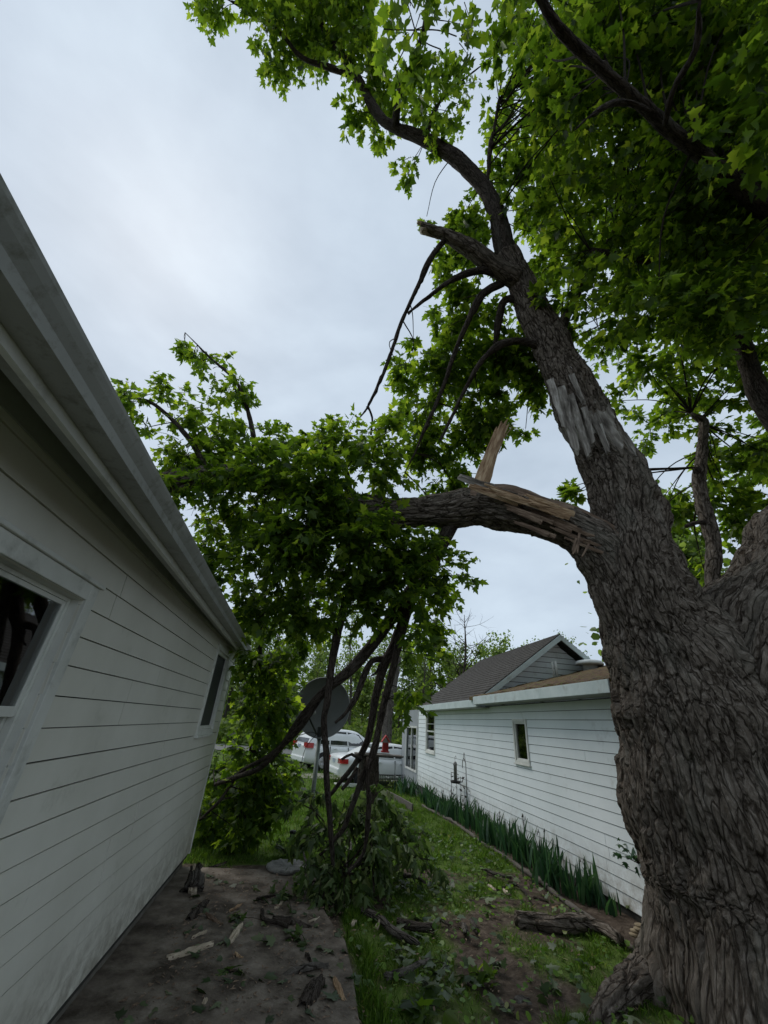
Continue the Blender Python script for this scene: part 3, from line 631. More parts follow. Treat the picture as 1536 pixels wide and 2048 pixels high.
# ------------------------------------------------------------------ the storm-broken maple
def bark_disp(amp0, flare=False, stripped=None):
    def f(X, bk, L, Rr, D):
        amp = amp0*np.clip(Rr/.42, .45, 1) if amp0 > .03 else amp0
        q = bk*[1, 1, 1]; q = q+np.stack([fbm(bk*3+5, 3), fbm(bk*3+50, 3), fbm(bk*3+90, 3)], 1)*.022+np.stack([fbm(X*14, 3), fbm(X*14+31, 3), fbm(X*14+77, 3)], 1)*.012
        c, idv, rz = cracks(q*np.array([9., 9., 6.8])); pl = np.clip((c-.02)/.1, 0, 1); pl = pl*pl*(3-2*pl)*(1+.3*rz)
        c2, id2, _ = cracks(q*np.array([21., 21., 25.])+9); pl2 = np.clip(c2/.2, 0, 1)
        d = amp*(pl*(.45+1.0*idv)-.75)+amp*.45*(pl2*(.3+.8*id2)-.5)+fbm(bk*6, 4)*amp*.7+fbm(X*1.7+3, 3)*.14*np.minimum(1, Rr/.4)*(amp/.03)+fbm(X*[5, 5, 3.5]+8, 4)*amp*.5+(vnoise(X*70)-.5)*amp*.22
        if stripped is not None:
            s = stripped(X, D)
            fib = fbm(np.stack([bk[:, 0]*28, bk[:, 1]*28, bk[:, 2]*5], 1), 4)
            d = d*(1-s)+s*(-amp*.9+fib*.035+fbm(bk*[8, 8, 4], 3)*.04)
        if flare:
            th = np.arctan2(D[:, 1], D[:, 0]); z = X[:, 2]
            lob = np.clip(.45+.55*np.cos(3*th+.9)+.35*np.cos(5*th-.6), 0, 1.3)
            d = d+.36*np.exp(-np.maximum(z, -.2)/.32)*(.12+lob)+.035*np.exp(-z/.9)*lob
        return d
    return f
def pix_tube(spec, Ys=None):
    """(px, py, half width px, world Y) -> points, radii"""
    P = []; Q = []
    for px, py, hw, Y in spec:
        p = pos(px, py, Y); P.append(p); Q.append(hw/F*depth(p))
    return P, Q
TREE = empty('maple_tree', (3.3, 3.85, 0)); tag(TREE, 'storm-broken old maple, shaggy forked trunk and a big limb torn down across the yard', 'tree')
def world_parent(o, par):                     # geometry written in world coordinates
    o.parent = par; o.matrix_parent_inverse = Matrix.Translation(-par.matrix_world.translation) if False else Matrix()
    loc = Vector((0, 0, 0)); q = par
    while q: loc += Vector(q.location); q = q.parent
    o.location = -loc; return o
limbs = []                                   # skeleton points that twigs can grow from
def branch(name, spec, mt='bark_dark', par=TREE, n=12, amp=.012, step=.06, bk=None, seed=0):
    P, Q = pix_tube(spec); Q = [q*.88 for q in Q]; m = MB(); m.tube(P, Q, n, step=step, disp=bark_disp(amp) if amp else None, seed=seed)
    o = m.build(name, M[mt]); 
    world_parent(o, par)
    limbs.extend(P); limbs.extend([(np.array(a)+np.array(b))/2 for a, b in zip(P[:-1], P[1:])]); return o, P, Q
STEM = [(1560, 2120, 205, 3.75), (1525, 2000, 195, 3.8), (1494, 1800, 186, 3.85), (1436, 1600, 182, 3.85), (1392, 1450, 165, 3.85), (1342, 1320, 124, 3.85), (1294, 1220, 98, 3.85), (1266, 1130, 82, 3.85),
        (1256, 1050, 68, 3.85), (1228, 950, 62, 3.85), (1176, 850, 51, -5.6), (1134, 765, 45, -5.9), (1108, 706, 37, -6.1), (1062, 610, 30, -6.35), (1015, 510, 27, -6.6), (992, 425, 22, -6.8), (965, 370, 19, -6.95), (905, 312, 17, -7.15), (840, 275, 15, -7.35), (790, 255, 13, -7.5), (755, 228, 12, -7.6), (705, 140, 10, -7.8), (650, 60, 8, -8.0), (600, -20, 7, -8.2), (560, -120, 5, -8.4)]
def build_trunk():
    P, Q = pix_tube(STEM); P = np.array(P); 
    P[0, 2] = min(P[0, 2], -.25); 
    za, zb = at(1150, 880, 1, 3.85)[2], at(1192, 915, 1, 3.85)[2]
    cdir = unit(CAM-np.array([3.4, 3.85, 4.5]))
    def strip_(X, D):
        z = X[:, 2]; s = np.clip((z-zb+.15+fbm(X*[6, 6, 1.2], 3)*.5)/.2, 0, 1)*np.clip((za+.55-z+fbm(X*[5, 5, 1], 3)*.9)/.25, 0, 1)*np.clip(.95+fbm(X*[7, 7, 1.6]+7, 4)*1.8, 0, 1)
        return s*np.clip((D@unit([-.3, -1, -.2])+.75)/.25, 0, 1)
    k = 15; Q = [q*(.93 if i > 4 else .9) for i, q in enumerate(Q)]
    m = MB(); m.tube(P[:k], Q[:k], 330, step=.016, disp=bark_disp(.036, True, strip_)); o = m.build('trunk', M['bark']); world_parent(o, TREE)
    # mark the weathered bare patch of wood on the stem
    me = o.data; V = np.concatenate(m.v); c = np.array([np.interp(V[:, 2], P[:k, 2], P[:k, i]) for i in range(3)]).T
    D = V-c; D /= np.linalg.norm(D, axis=1)[:, None]+1e-9; s = strip_(V, D)
    fs = np.array([f[:4] if len(f) == 4 else f[:4] for f in m.f]); mi = (s[fs].mean(1) > .45).astype(np.int32)
    me.materials.append(M['bare_wood']); me.polygons.foreach_set('material_index', mi)
    m = MB(); m.tube(P[k-3:], [q*(.95, .9, .85)[min(i, 2)] for i, q in enumerate(Q[k-3:])], 24, step=.05, disp=bark_disp(.014)); world_parent(m.build('limb', M['bark_dark']), TREE)
    limbs.extend(list(P[k:]))
    # right stem
    S2 = [(1560, 1900, 150, -3.25), (1540, 1600, 150, -3.65), (1530, 1420, 155, -3.95), (1555, 1290, 142, -4.2), (1640, 1140, 126, -4.45), (1760, 950, 108, -4.75), (1850, 700, 88, -5.2), (1920, 450, 70, -5.8), (1900, 150, 50, -6.6), (1820, -150, 36, -7.4)]
    P2, Q2 = pix_tube(S2); m = MB(); m.tube(P2, Q2, 290, step=.02, disp=bark_disp(.037), seed=3); world_parent(m.build('trunk_fork', M['bark']), TREE)
    limbs.extend(P2[4:]); return P, Q
TP, TQ = build_trunk()
m = MB()
for pts, r0 in (([(1400, 1960), (1310, 1975), (1235, 2010), (1180, 2060)], .16),):
    Pq = [gp(*q) for q in pts]; Pq = [p+[0, 0, (.06, .02, -.03, -.1)[i]+r0*.25] for i, p in enumerate(Pq)]
    m.tube(Pq, np.linspace(r0, r0*.45, len(Pq)), 60, step=.02, disp=bark_disp(.03), seed=5)
world_parent(m.build('root', M['bark']), TREE)
# hanging splinters and plates where the bark is torn off the stem
def shard(m, a, b, w, t=.02, seed=0, twist=.3, jag=True):
    a = np.array(a, float); b = np.array(b, float); d = unit(b-a); L = np.linalg.norm(b-a); u = unit(np.cross(d, unit(CAM-a))); n = np.cross(u, d)
    g = np.random.default_rng(seed+11); k = 10; ts = np.linspace(0, 1, k); v = []; bk = []
    for t_ in ts:
        ww = w*(1-.35*t_)*(.9+.2*g.random()); bend = n*math.sin(t_*3)*L*.04*twist
        c = a+d*L*t_+bend; off = g.normal(0, .02)*w
        for sx, sz in ((-1, -1), (-.4, -1.2), (.4, -1.1), (1, -1), (1, 1), (.3, 1.3), (-.5, 1.1), (-1, 1)):
            e = L*.12*g.random()*(t_ == 1 and jag); v.append(c+u*(sx*ww/2+off)+n*sz*t/2*(.8+.4*g.random())+d*e); bk.append((sx*w*.5+seed, sz*t, L*t_*.22))
    f = [(i*8+j, i*8+(j+1) % 8, (i+1)*8+(j+1) % 8, (i+1)*8+j) for i in range(k-1) for j in range(8)]+[tuple(range(7, -1, -1)), tuple((k-1)*8+j for j in range(8))]
    m.add(v, f, bk)
m = MB()
for i, (x0, y0, x1, y1, w) in enumerate(((1120, 775, 1150, 890, 20), (1140, 790, 1176, 905, 16), (1165, 800, 1185, 880, 12), (1185, 830, 1215, 900, 12), (1200, 850, 1216, 895, 8), (1100, 760, 1128, 850, 14), (1130, 720, 1165, 800, 12))):
    dd = lambda y: float(np.interp(y, [706, 765, 850, 950], [5.82, 5.58, 5.24, 4.9])); shard(m, dp(x0, y0, dd(y0)), dp(x1, y1, dd(y1)-.1), w/F*dd(y0), .03, i, 1.0)
world_parent(m.build('splintered_wood', M['bare_wood']), TREE)
m = MB()
for i, (x0, y0, x1, y1, w) in enumerate(((1262, 900, 1280, 935, 9), (1275, 925, 1284, 928, 7), (1290, 960, 1300, 950, 8))):
    shard(m, dp(x0, y0+30, 5.2), dp(x1, y1-8, 5.1), w/F*5, .02, 40+i)
for i in range(46):                           # lifted bark plates on the silhouette and face of the trunk
    t = rng.random(); px = 1235+rng.random()*290; py = 1150+t*760; d = 3.3 if py > 1500 else 3.55+(1500-py)*.0022
    if px < 1205+max(0, (py-1300))*.13+14: continue
# broken limb reaching over to the left house
LIMB = [(1265, 1200, 62, 3.9), (1215, 1115, 52, 3.9), (1160, 1062, 44, 3.95), (1090, 1035, 42, 4.1), (1010, 1016, 47, 4.3), (950, 1012, 38, 4.5), (900, 1020, 34, 4.65), (830, 1024, 31, 4.8), (760, 1025, 29, 4.9), (680, 1010, 28, 5.0), (600, 985, 27, 5.1), (520, 962, 26, 5.2), (440, 955, 25, 5.3), (360, 960, 22, 5.4), (270, 975, 18, 5.5), (180, 985, 13, 5.6)]
P, Q = pix_tube(LIMB); P = np.array(P)
def ex(X, D): return np.clip((D[:, 2]-.25+fbm(X*3, 3)*.8)/.2, 0, 1)*np.clip((X[:, 0]-1.75+fbm(X*[2, 2, 2], 2)*.5)/.2, 0, 1)
m = MB(); m.tube(P, Q, 120, step=.028, disp=bark_disp(.024, False, ex)); LO = m.build('broken_limb', M['bark'])
V = np.concatenate(m.v); idx = np.argmin(((V[:, None, :]-P[None])**2).sum(2), 1); Dv = V-np.array([np.interp(V[:, 0], P[::-1, 0], P[::-1, i]) for i in range(3)]).T; Dv /= np.linalg.norm(Dv, axis=1)[:, None]+1e-9
s = ex(V, Dv); LO.data.materials.append(M['inner_bark']); fs = np.array([f[:4] for f in m.f]); LO.data.polygons.foreach_set('material_index', (s[fs].mean(1) > .5).astype(np.int32))
world_parent(LO, TREE); limbP = [p for p in P[4:]]
# torn heartwood standing up and weathered slab lying on the limb
m = MB(); 
a, b = at(957, 985, 1, 4.45), at(1003, 862, 1, 4.45); shard(m, a, b, .2, .15, 3, .3)
shard(m, at(952, 968, 1, 4.5), at(990, 868, 1, 4.5), .1, .1, 5, .5); shard(m, at(972, 960, 1, 4.4), at(1009, 850, 1, 4.4), .07, .06, 8, .2); shard(m, at(985, 905, 1, 4.4), at(1021, 858, 1, 4.4), .025, .02, 9, .1)
world_parent(m.build('splintered_wood', M['torn_wood']), TREE)
m = MB(); shard(m, at(1005, 985, 1, 4.2), at(925, 956, 1, 4.3), .14, .05, 12); shard(m, at(1000, 975, 1, 4.25), at(945, 962, 1, 4.3), .07, .05, 13); shard(m, at(1060, 1000, 1, 4.1), at(985, 972, 1, 4.2), .08, .04, 14)
world_parent(m.build('splintered_wood', M['bare_wood']), TREE)
m = MB()
for i in range(20):                           # long pale torn fibres along the top of the limb
    t0 = rng.random(); x = 1175-t0*190; y = 1050-t0*62-6+rng.normal(0, 7); L_ = 35+60*rng.random(); Yl = float(np.interp(x, [950, 1010, 1090, 1160], [4.22, 4.0, 3.8, 3.62]))
    shard(m, at(x, y, 1, Yl), at(x-L_, y-L_*.27-rng.random()*9, 1, Yl+L_*.0016), .025+.05*rng.random(), .02, 200+i, .5)
world_parent(m.build('splintered_wood', M['torn_wood']), TREE)
m = MB()
for i in range(16):
    x = 1040+i*9+rng.random()*8; y = 1008+(x-1040)*.28+rng.random()*45; shard(m, at(x+35, y+20, 1, 3.66+.001*(1190-x)), at(x-30, y-6, 1, 3.72+.002*(1190-x)), .03+.03*rng.random(), .02, 60+i, .3)
for i in range(5):
    x = 1140+rng.random()*50; y = 1060+rng.random()*50; shard(m, at(x, y, 1, 3.55), at(x+rng.normal(0, 14), y+22+rng.random()*18, 1, 3.5), .025, .015, 80+i)
world_parent(m.build('splintered_wood', M['inner_bark']), TREE)

Bq = branch
Bq('limb', [(1035, 560, 24, -6.40), (985, 530, 21, -6.38), (945, 500, 20, -6.36), (900, 475, 15, -6.34), (868, 460, 10, -6.32), (842, 449, 6, -6.30)], 'bark', n=28, amp=.014, step=.04)
m = MB(); shard(m, at(885, 468, 1, 3.35), at(845, 462, 1, 3.3), .16, .06, 21); shard(m, at(870, 458, 1, 3.35), at(838, 445, 1, 3.3), .1, .05, 22); world_parent(m.build('splintered_wood', M['pale_wood']), TREE)
Bq('limb', [(892, 478, 6.24, -6.35), (860, 520, 5.46, -6.31), (835, 575, 4.68, -6.26), (805, 640, 4.29, -6.22), (780, 710, 3.90, -6.17), (755, 775, 3.51, -6.13), (735, 815, 3.12, -6.09), (708, 850, 1.95, -6.04), (690, 880, 1.17, -6.00)], n=8)
Bq('limb', [(735, 812, 3, -6.00), (745, 835, 2, -6.00), (742, 870, 1, -6.00)], n=6)
Bq('limb', [(1000, 548, 9.36, -6.40), (955, 542, 7.02, -6.33), (905, 560, 5.46, -6.25), (860, 592, 4.68, -6.17), (816, 627, 3.12, -6.10)], n=10)
Bq('limb', [(1005, 565, 10.14, -6.45), (965, 590, 8.58, -6.41), (935, 645, 6.24, -6.38), (910, 705, 5.46, -6.34), (885, 775, 4.68, -6.31), (860, 835, 3.90, -6.27), (830, 905, 3.12, -6.24), (810, 945, 2.34, -6.20)], n=10)
Bq('limb', [(1075, 690, 10.14, -6.10), (1040, 683, 7.80, -6.08), (1000, 690, 7.02, -6.07), (965, 720, 5.46, -6.05), (935, 770, 4.68, -6.03), (905, 830, 3.90, -6.02), (880, 880, 3.12, -6.00)], n=10)
Bq('limb', [(1040, 600, 9, -6.40), (1010, 600, 9, -6.47), (998, 640, 7, -6.53), (990, 690, 5, -6.60)], n=10)
Bq('limb', [(975, 365, 4.68, -6.95), (980, 300, 3.90, -7.00), (990, 245, 3.51, -7.05), (998, 200, 3.12, -7.10)], n=8)
Bq('limb', [(705, 150, 7, -7.80), (650, 132, 6, -7.84), (600, 112, 5, -7.88), (555, 60, 4, -7.92), (500, 25, 3, -7.96), (440, -10, 2, -8.00)], n=8)
Bq('limb', [(1440, 1270, 20, 4.0), (1425, 1180, 15, 4.05), (1428, 1100, 16, 4.1), (1413, 1030, 14, 4.1), (1399, 965, 12, 4.1), (1403, 900, 11, 4.1), (1408, 850, 10, 4.1), (1400, 838, 9, 4.1), (1388, 832, 6, 4.1), (1382, 826, 3, 4.1)], 'bark', n=20, step=.04, amp=.014)
Bq('limb', [(1415, 1045, 6, 4.1), (1390, 1047, 4, 4.05), (1372, 1053, 2, 4.0)], n=6)
Bq('limb', [(1400, 960, 8, 4.1), (1390, 935, 6, 4.05)], n=8)
Bq('limb', [(1720, 700, 24, -5.20), (1600, 480, 22, -5.01), (1500, 390, 19, -4.82), (1425, 328, 15, -4.63), (1345, 265, 14, -4.44), (1250, 180, 12.5, -4.25), (1170, 108, 11.5, -4.06), (1110, 45, 11, -3.87), (1060, -40, 9, -3.68), (1000, -160, 7, -3.49), (960, -300, 5, -3.30)], n=18, step=.04)
Bq('limb', [(1300, 222, 5, -4.20), (1240, 205, 4, -4.10), (1190, 225, 3, -4.00), (1150, 260, 2, -3.90)], n=6)
Bq('limb', [(1330, 250, 6, -4.30), (1345, 180, 5, -4.10), (1390, 100, 4, -3.90), (1400, 0, 3, -3.70)], n=6)
Bq('limb', [(1800, 950, 30, -5.00), (1600, 880, 26, -5.17), (1525, 800, 22, -5.34), (1500, 735, 18, -5.51), (1460, 640, 14, -5.69), (1380, 560, 10, -5.86), (1280, 520, 7, -6.03), (1180, 500, 5, -6.20)], n=14, step=.06)
Bq('limb', [(1100, 700, 22, -6.15), (1130, 640, 10, -6.52), (1170, 560, 8, -6.89), (1230, 460, 7, -7.26), (1280, 340, 6, -7.63), (1290, 200, 4, -8.00)], n=8)
Bq('limb', [(790, 255, 10, -7.50), (800, 180, 7, -6.88), (830, 120, 6, -6.25), (850, 40, 5, -5.62), (860, -40, 4, -5.00)], n=8)
Bq('limb', [(850, 280, 6, -7.30), (870, 220, 4, -7.40), (900, 180, 2, -7.50)], n=6)
crown_limbs = list(limbs); limbs.clear()

# branches that hang from the broken limb down to the ground
HB = empty('hanging_branch', (0, 0, 0)); 
def hb(spec, n=12, amp=.006): return branch('hanging_branch', [(a, b, c*.8, d) for a, b, c, d in spec], 'bark_dark', TREE, n, amp, .05)
hb([(910, 1030, 22, 4.65), (890, 1075, 20, 4.8), (860, 1130, 20, 5.0), (820, 1185, 19, 5.2), (780, 1240, 17, 5.35), (740, 1295, 16, 5.45), (700, 1340, 15, 5.5), (655, 1378, 13, 5.6), (610, 1425, 11, 5.8), (565, 1490, 9, 6.2), (520, 1535, 8, 6.6), (470, 1555, 6, 7.0), (430, 1570, 4, 7.3)], 18)
hb([(640, 1395, 9, 5.65), (600, 1455, 8, 5.9), (540, 1510, 6, 6.4), (480, 1545, 5, 7.0), (440, 1600, 4, 7.2), (400, 1640, 3, 7.4)])
hb([(835, 1165, 17, 5.1), (815, 1220, 16, 5.3), (790, 1290, 17, 5.45), (768, 1330, 13, 5.5), (752, 1390, 12, 5.55), (745, 1430, 10, 5.6), (735, 1480, 9, 5.65), (715, 1520, 8, 5.7), (700, 1540, 6, 5.7), (660, 1590, 5, 5.9)], 16)
hb([(822, 1190, 12, 5.1), (805, 1260, 11, 5.25), (785, 1340, 10, 5.35), (770, 1400, 10, 5.4), (757, 1460, 9, 5.45), (745, 1510, 11, 5.5), (725, 1555, 9, 5.6), (705, 1610, 7, 5.7), (685, 1660, 6, 5.8), (640, 1710, 5, 5.9)], 16)
hb([(740, 1515, 10, 5.5), (735, 1560, 6, 5.55), (738, 1600, 6, 5.6), (735, 1650, 5.5, 5.7), (725, 1710, 5, 5.8), (690, 1750, 5, 5.8)])
hb([(690, 1210, 12, 5.4), (675, 1270, 11, 5.5), (662, 1340, 10, 5.5), (655, 1400, 9.5, 5.5), (648, 1440, 9, 5.5), (652, 1500, 9, 5.5), (653, 1560, 8.5, 5.55), (658, 1620, 8, 5.6), (664, 1700, 6, 5.75), (668, 1760, 5, 5.85), (666, 1800, 4, 5.9)], 14)
hb([(775, 1318, 11, 5.5), (745, 1322, 8, 5.5), (728, 1352, 8, 5.45), (712, 1395, 7, 5.4), (690, 1428, 5, 5.4), (670, 1446, 3, 5.4)])
hb([(722, 1520, 6, 5.6), (703, 1509, 4, 5.55), (683, 1519, 2, 5.5)], 8); hb([(715, 1535, 6, 5.6), (700, 1560, 5, 5.6), (684, 1580, 4, 5.6)], 8)
hb([(760, 1330, 5, 5.5), (752, 1346, 3, 5.45), (742, 1353, 1.5, 5.45)], 6)
hb([(690, 1210, 12, 5.4), (720, 1150, 13, 5.3), (740, 1080, 14, 5.1), (760, 1030, 14, 4.95)])
hb([(560, 990, 12, 5.15), (550, 1080, 9, 5.5), (530, 1180, 7, 5.9), (520, 1290, 6, 6.4), (520, 1400, 5, 6.8), (500, 1500, 4, 7.2)], 8)
hb([(500, 970, 12, 5.2), (510, 900, 8, 5.2), (495, 820, 6, 5.1), (470, 760, 5, 5.0), (420, 715, 3, 5.0), (370, 665, 1.5, 5.0)], 8)
hb([(420, 955, 10, 5.3), (380, 880, 7, 5.3), (310, 810, 5, 5.3), (250, 790, 3, 5.3)], 8)
hb([(700, 1010, 10, 5.0), (690, 940, 7, 4.9), (640, 890, 5, 4.8), (600, 860, 3, 4.8)], 8)
bpy.data.objects.remove(HB)
hang_limbs = list(limbs)+limbP; limbs.clear()

def near_pt(pts, c):
    pts = np.array(pts); d = ((pts-c)**2).sum(1); return pts[int(np.argmin(d))]
def fill(LV, TW, blobs, pts, dens=1, size=.125, jit=.25, leafs=None, reach=2.5):
    for b in blobs:
        px, py, r, Y = b[:4]; c = pos(px, py, Y)+rng.normal(0, jit, 3)*[.4, 1, .4]; rad = r/F*depth(c)
        a = near_pt(pts, c); v = a-c; d = np.linalg.norm(v)
        if d > reach: a = c+v/d*reach*.5
        leafy_blob(LV, TW, c, rad, a, dens*(b[4] if len(b) > 4 else 1), size)

CR = Leaves(); CT = MB()
top = [(425, -5, 32), (450, 12, 26), (520, 30, 40), (560, 85, 34), (520, 75, 22), (645, 30, 55), (600, 60, 34), (590, 110, 18), (690, 110, 45), (735, 165, 38), (712, 215, 22), (720, 262, 20), (740, 240, 24), (700, 30, 55), (760, 180, 40), (640, 90, 36), (670, -30, 60), (560, -10, 50), (480, -30, 45), (780, 230, 26)]
fill(CR, CT, [(x, y, r, -8.0) for x, y, r in top], crown_limbs, 1.3, .15)
top2 = [(870, 200, 42), (890, 245, 26), (830, 225, 30), (900, 190, 28), (845, 300, 22), (832, 350, 20), (848, 385, 12), (828, 325, 16), (855, 330, 12)]
fill(CR, CT, [(x, y, r, -7.5) for x, y, r in top2], crown_limbs, 1.2, .14)
mid = [(950, 425, 34), (915, 440, 24), (880, 520, 26), (925, 480, 26), (900, 560, 22), (895, 600, 26), (940, 555, 26), (960, 640, 44), (1020, 640, 30), (905, 700, 36), (885, 660, 18), (855, 760, 34), (905, 770, 34), (990, 760, 46), (1045, 750, 36), (940, 840, 46), (880, 860, 40), (1000, 820, 30), (950, 900, 34), (915, 950, 26), (1085, 795, 30), (1080, 850, 12), (820, 780, 22), (830, 690, 13), (800, 695, 9), (960, 700, 40), (1020, 700, 34), (830, 840, 34), (840, 910, 34), (880, 930, 34), (870, 1000, 24)]
fill(CR, CT, [(x, y, r, -7.2, .9) for x, y, r in mid], crown_limbs, 2.8, .145)
# right-hand crown: near, low branches in front and further layers behind
poly = [(985, 0), (988, 70), (990, 220), (1010, 290), (985, 350), (1010, 420), (1045, 520), (1095, 590), (1110, 700), (1180, 720), (1215, 780), (1250, 800), (1290, 790), (1330, 835), (1370, 825), (1440, 850), (1480, 960), (1536, 990), (1600, 990), (1600, -40), (985, -40)]
def inside(x, y, pl=poly):
    c = False; j = len(pl)-1
    for i in range(len(pl)):
        if (pl[i][1] > y) != (pl[j][1] > y) and x < (pl[j][0]-pl[i][0])*(y-pl[i][1])/(pl[j][1]-pl[i][1])+pl[i][0]: c = not c
        j = i
    return c
def scatter(n, Yf, rad, x0=985, x1=1600, y0=-40, y1=1000, pl=poly, margin=1.0):
    out = []; tries = 0
    while len(out) < n and tries < 40000:
        tries += 1; x, y = rng.uniform(x0, x1), rng.uniform(y0, y1); r = rad*(.75+.5*rng.random())
        if all(inside(x+r*margin*math.cos(a), y+r*margin*math.sin(a), pl) for a in np.linspace(0, 6.28, 9)[:-1]): out.append((x, y, r, Yf(x, y)))
    return out
nearpoly = [(1040, -40), (1040, 60), (1075, 180), (1090, 330), (1110, 390), (1230, 330), (1290, 480), (1290, 610), (1350, 660), (1420, 700), (1600, 700), (1600, -40)]
NRL = Leaves()
fill(NRL, CT, scatter(150, lambda x, y: -4.9-abs(rng.normal(0, .6)), 46, pl=nearpoly, margin=.8), crown_limbs, .75, .135, .2)
fill(NRL, CT, [(x, y, r, -4.3) for x, y, r in ((770, 70, 42), (840, 60, 50), (880, 110, 38), (800, 130, 36), (850, 20, 50), (905, 25, 28), (780, 10, 42), (845, 165, 24), (910, 90, 22), (1000, 90, 18), (1010, 30, 26))], [dp(860, -40, 4.3), dp(830, 60, 4.4), dp(1000, -60, 4.3)], .6, .125, .1)
fill(CR, CT, scatter(210, lambda x, y: -7-rng.normal(0, .8), 44), crown_limbs, .62, .15, .4)
edge = [(1000, 110, 14), (985, 150, 12), (1000, 190, 16), (1015, 240, 18), (1030, 290, 24), (1020, 340, 24), (1015, 385, 22), (1060, 440, 26), (1085, 500, 26), (1130, 560, 26), (1120, 640, 28), (1160, 700, 30), (1200, 740, 28), (1245, 780, 24), (1300, 800, 20), (1335, 835, 16), (1350, 810, 22), (1400, 815, 20), (1440, 860, 24), (1460, 930, 30), (1420, 1000, 26), (1345, 990, 26), (1350, 1040, 20), (1310, 980, 14), (1145, 985, 12), (1165, 965, 14), (1150, 1000, 10), (1128, 990, 7), (1385, 960, 20), (1500, 1000, 40), (1460, 1040, 36), (1500, 1090, 30), (1400, 1060, 20), (1450, 980, 34), (1440, 1110, 26), (1460, 1160, 22), (1480, 900, 34), (1430, 930, 22), (1360, 1010, 22), (1330, 1000, 18)]
fill(CR, CT, [(x, y, r, -7.0) for x, y, r in edge], crown_limbs, 1.5, .15, .3)
# crown carried on beyond the frame: it shades the yard
out_ = []
for _ in range(150):
    x, y = rng.uniform(1000, 2600), rng.uniform(-900, 900)
    if y > -230 and x < 1760: continue
    out_.append((x, y, 60, -rng.uniform(6, 9)))
OL = Leaves(); fill(OL, CT, out_, crown_limbs+[np.array([6., 3.3, 8.]), np.array([7., 2., 10.])], .25, .17, .5)
for _ in range(34):                            # unseen foliage added overhead and behind the viewer to darken the yard
    c = np.array([rng.uniform(4, 10), rng.uniform(-3, 1.5), rng.uniform(7, 12)])
    if c[1] > -.5 and c[2] < 8 and c[0] < 4: c[0] += 3
    leafy_blob(OL, None, c, .8, None, .28, .18)
world_parent(CR.build('crown', 'leaf'), TREE) if False else None
def wp_leaves(L, name, mt, par, tm='full', **k):
    o = L.build(name, mt, None, tm, **k); world_parent(o, par); return o
wp_leaves(CR, 'crown', 'leaf', TREE); wp_leaves(NRL, 'crown', 'leaf', TREE); wp_leaves(OL, 'crown', 'leaf', TREE)  # OL: out-of-view foliage put in for the shade it casts
world_parent(CT.build('twigs', M['bark_twig']), TREE)
print('crown leaves', CR.count(), NRL.count(), OL.count())

# foliage on the broken limb and what hangs from it
FL = Leaves(); FT = MB()
up = [(368, 668, 15, 5), (392, 700, 16, 5), (255, 790, 20, 5.3), (270, 800, 22, 5.3), (368, 672, 13, 5), (385, 695, 14, 5), (405, 722, 20, 5), (452, 702, 14, 5), (430, 735, 18, 5), (455, 765, 26, 5), (480, 800, 26, 5.1), (300, 790, 30, 5.3), (350, 790, 26, 5.3), (265, 795, 18, 5.3), (280, 835, 26, 5.3), (350, 840, 34, 5.3), (415, 840, 38, 5.2), (510, 820, 22, 5.1), (500, 860, 30, 5.2), (395, 800, 24, 5.2)]
fill(FL, FT, up, hang_limbs, 1.25, .125, .1)
body = [(340, 950, 30, 5.1), (400, 958, 32, 5.0), (450, 950, 32, 4.95), (500, 948, 32, 4.9), (305, 935, 24, 5.2), (300, 900, 40, 5.5), (360, 900, 45, 5.4), (440, 905, 48, 5.3), (545, 890, 34, 5.0), (600, 880, 32, 4.8), (650, 885, 36, 4.8), (700, 895, 34, 4.8), (755, 870, 30, 4.7), (720, 865, 20, 4.7), (770, 900, 30, 4.7), (560, 950, 55, 4.9), (640, 955, 60, 4.7), (735, 935, 48, 4.6), (500, 990, 50, 5.1), (600, 1030, 65, 4.8), (690, 1040, 60, 4.6), (430, 1010, 40, 5.4), (460, 1080, 48, 5.6), (540, 1100, 60, 5.4), (640, 1120, 65, 5.1), (730, 1100, 60, 5.0), (820, 1100, 48, 4.95), (870, 1105, 26, 4.9), (870, 1160, 34, 5.1), (800, 1165, 48, 5.1), (710, 1190, 50, 5.3), (610, 1190, 55, 5.5), (520, 1170, 46, 5.8), (565, 1240, 42, 5.8), (525, 1235, 26, 6.0), (850, 1215, 38, 5.2), (885, 1200, 22, 5.1), (845, 1270, 32, 5.3), (870, 1250, 22, 5.2), (825, 1320, 22, 5.3), (845, 1340, 14, 5.3), (800, 1400, 18, 5.3), (825, 1395, 18, 5.3), (812, 1418, 12, 5.3), (645, 1235, 24, 5.5), (700, 1225, 28, 5.4), (750, 1200, 36, 5.2), (610, 1270, 26, 5.7), (660, 1000, 50, 4.6), (590, 1110, 40, 5.0), (760, 1150, 40, 5.0), (690, 990, 34, 4.55), (780, 1090, 36, 4.75), (740, 1060, 30, 4.65), (795, 1235, 22, 5.25)]
fill(FL, FT, body, hang_limbs, 3.1, .118, .25)
print('limb leaves', FL.count())
wp_leaves(FL, 'foliage', 'leaf', TREE)
BL = Leaves()
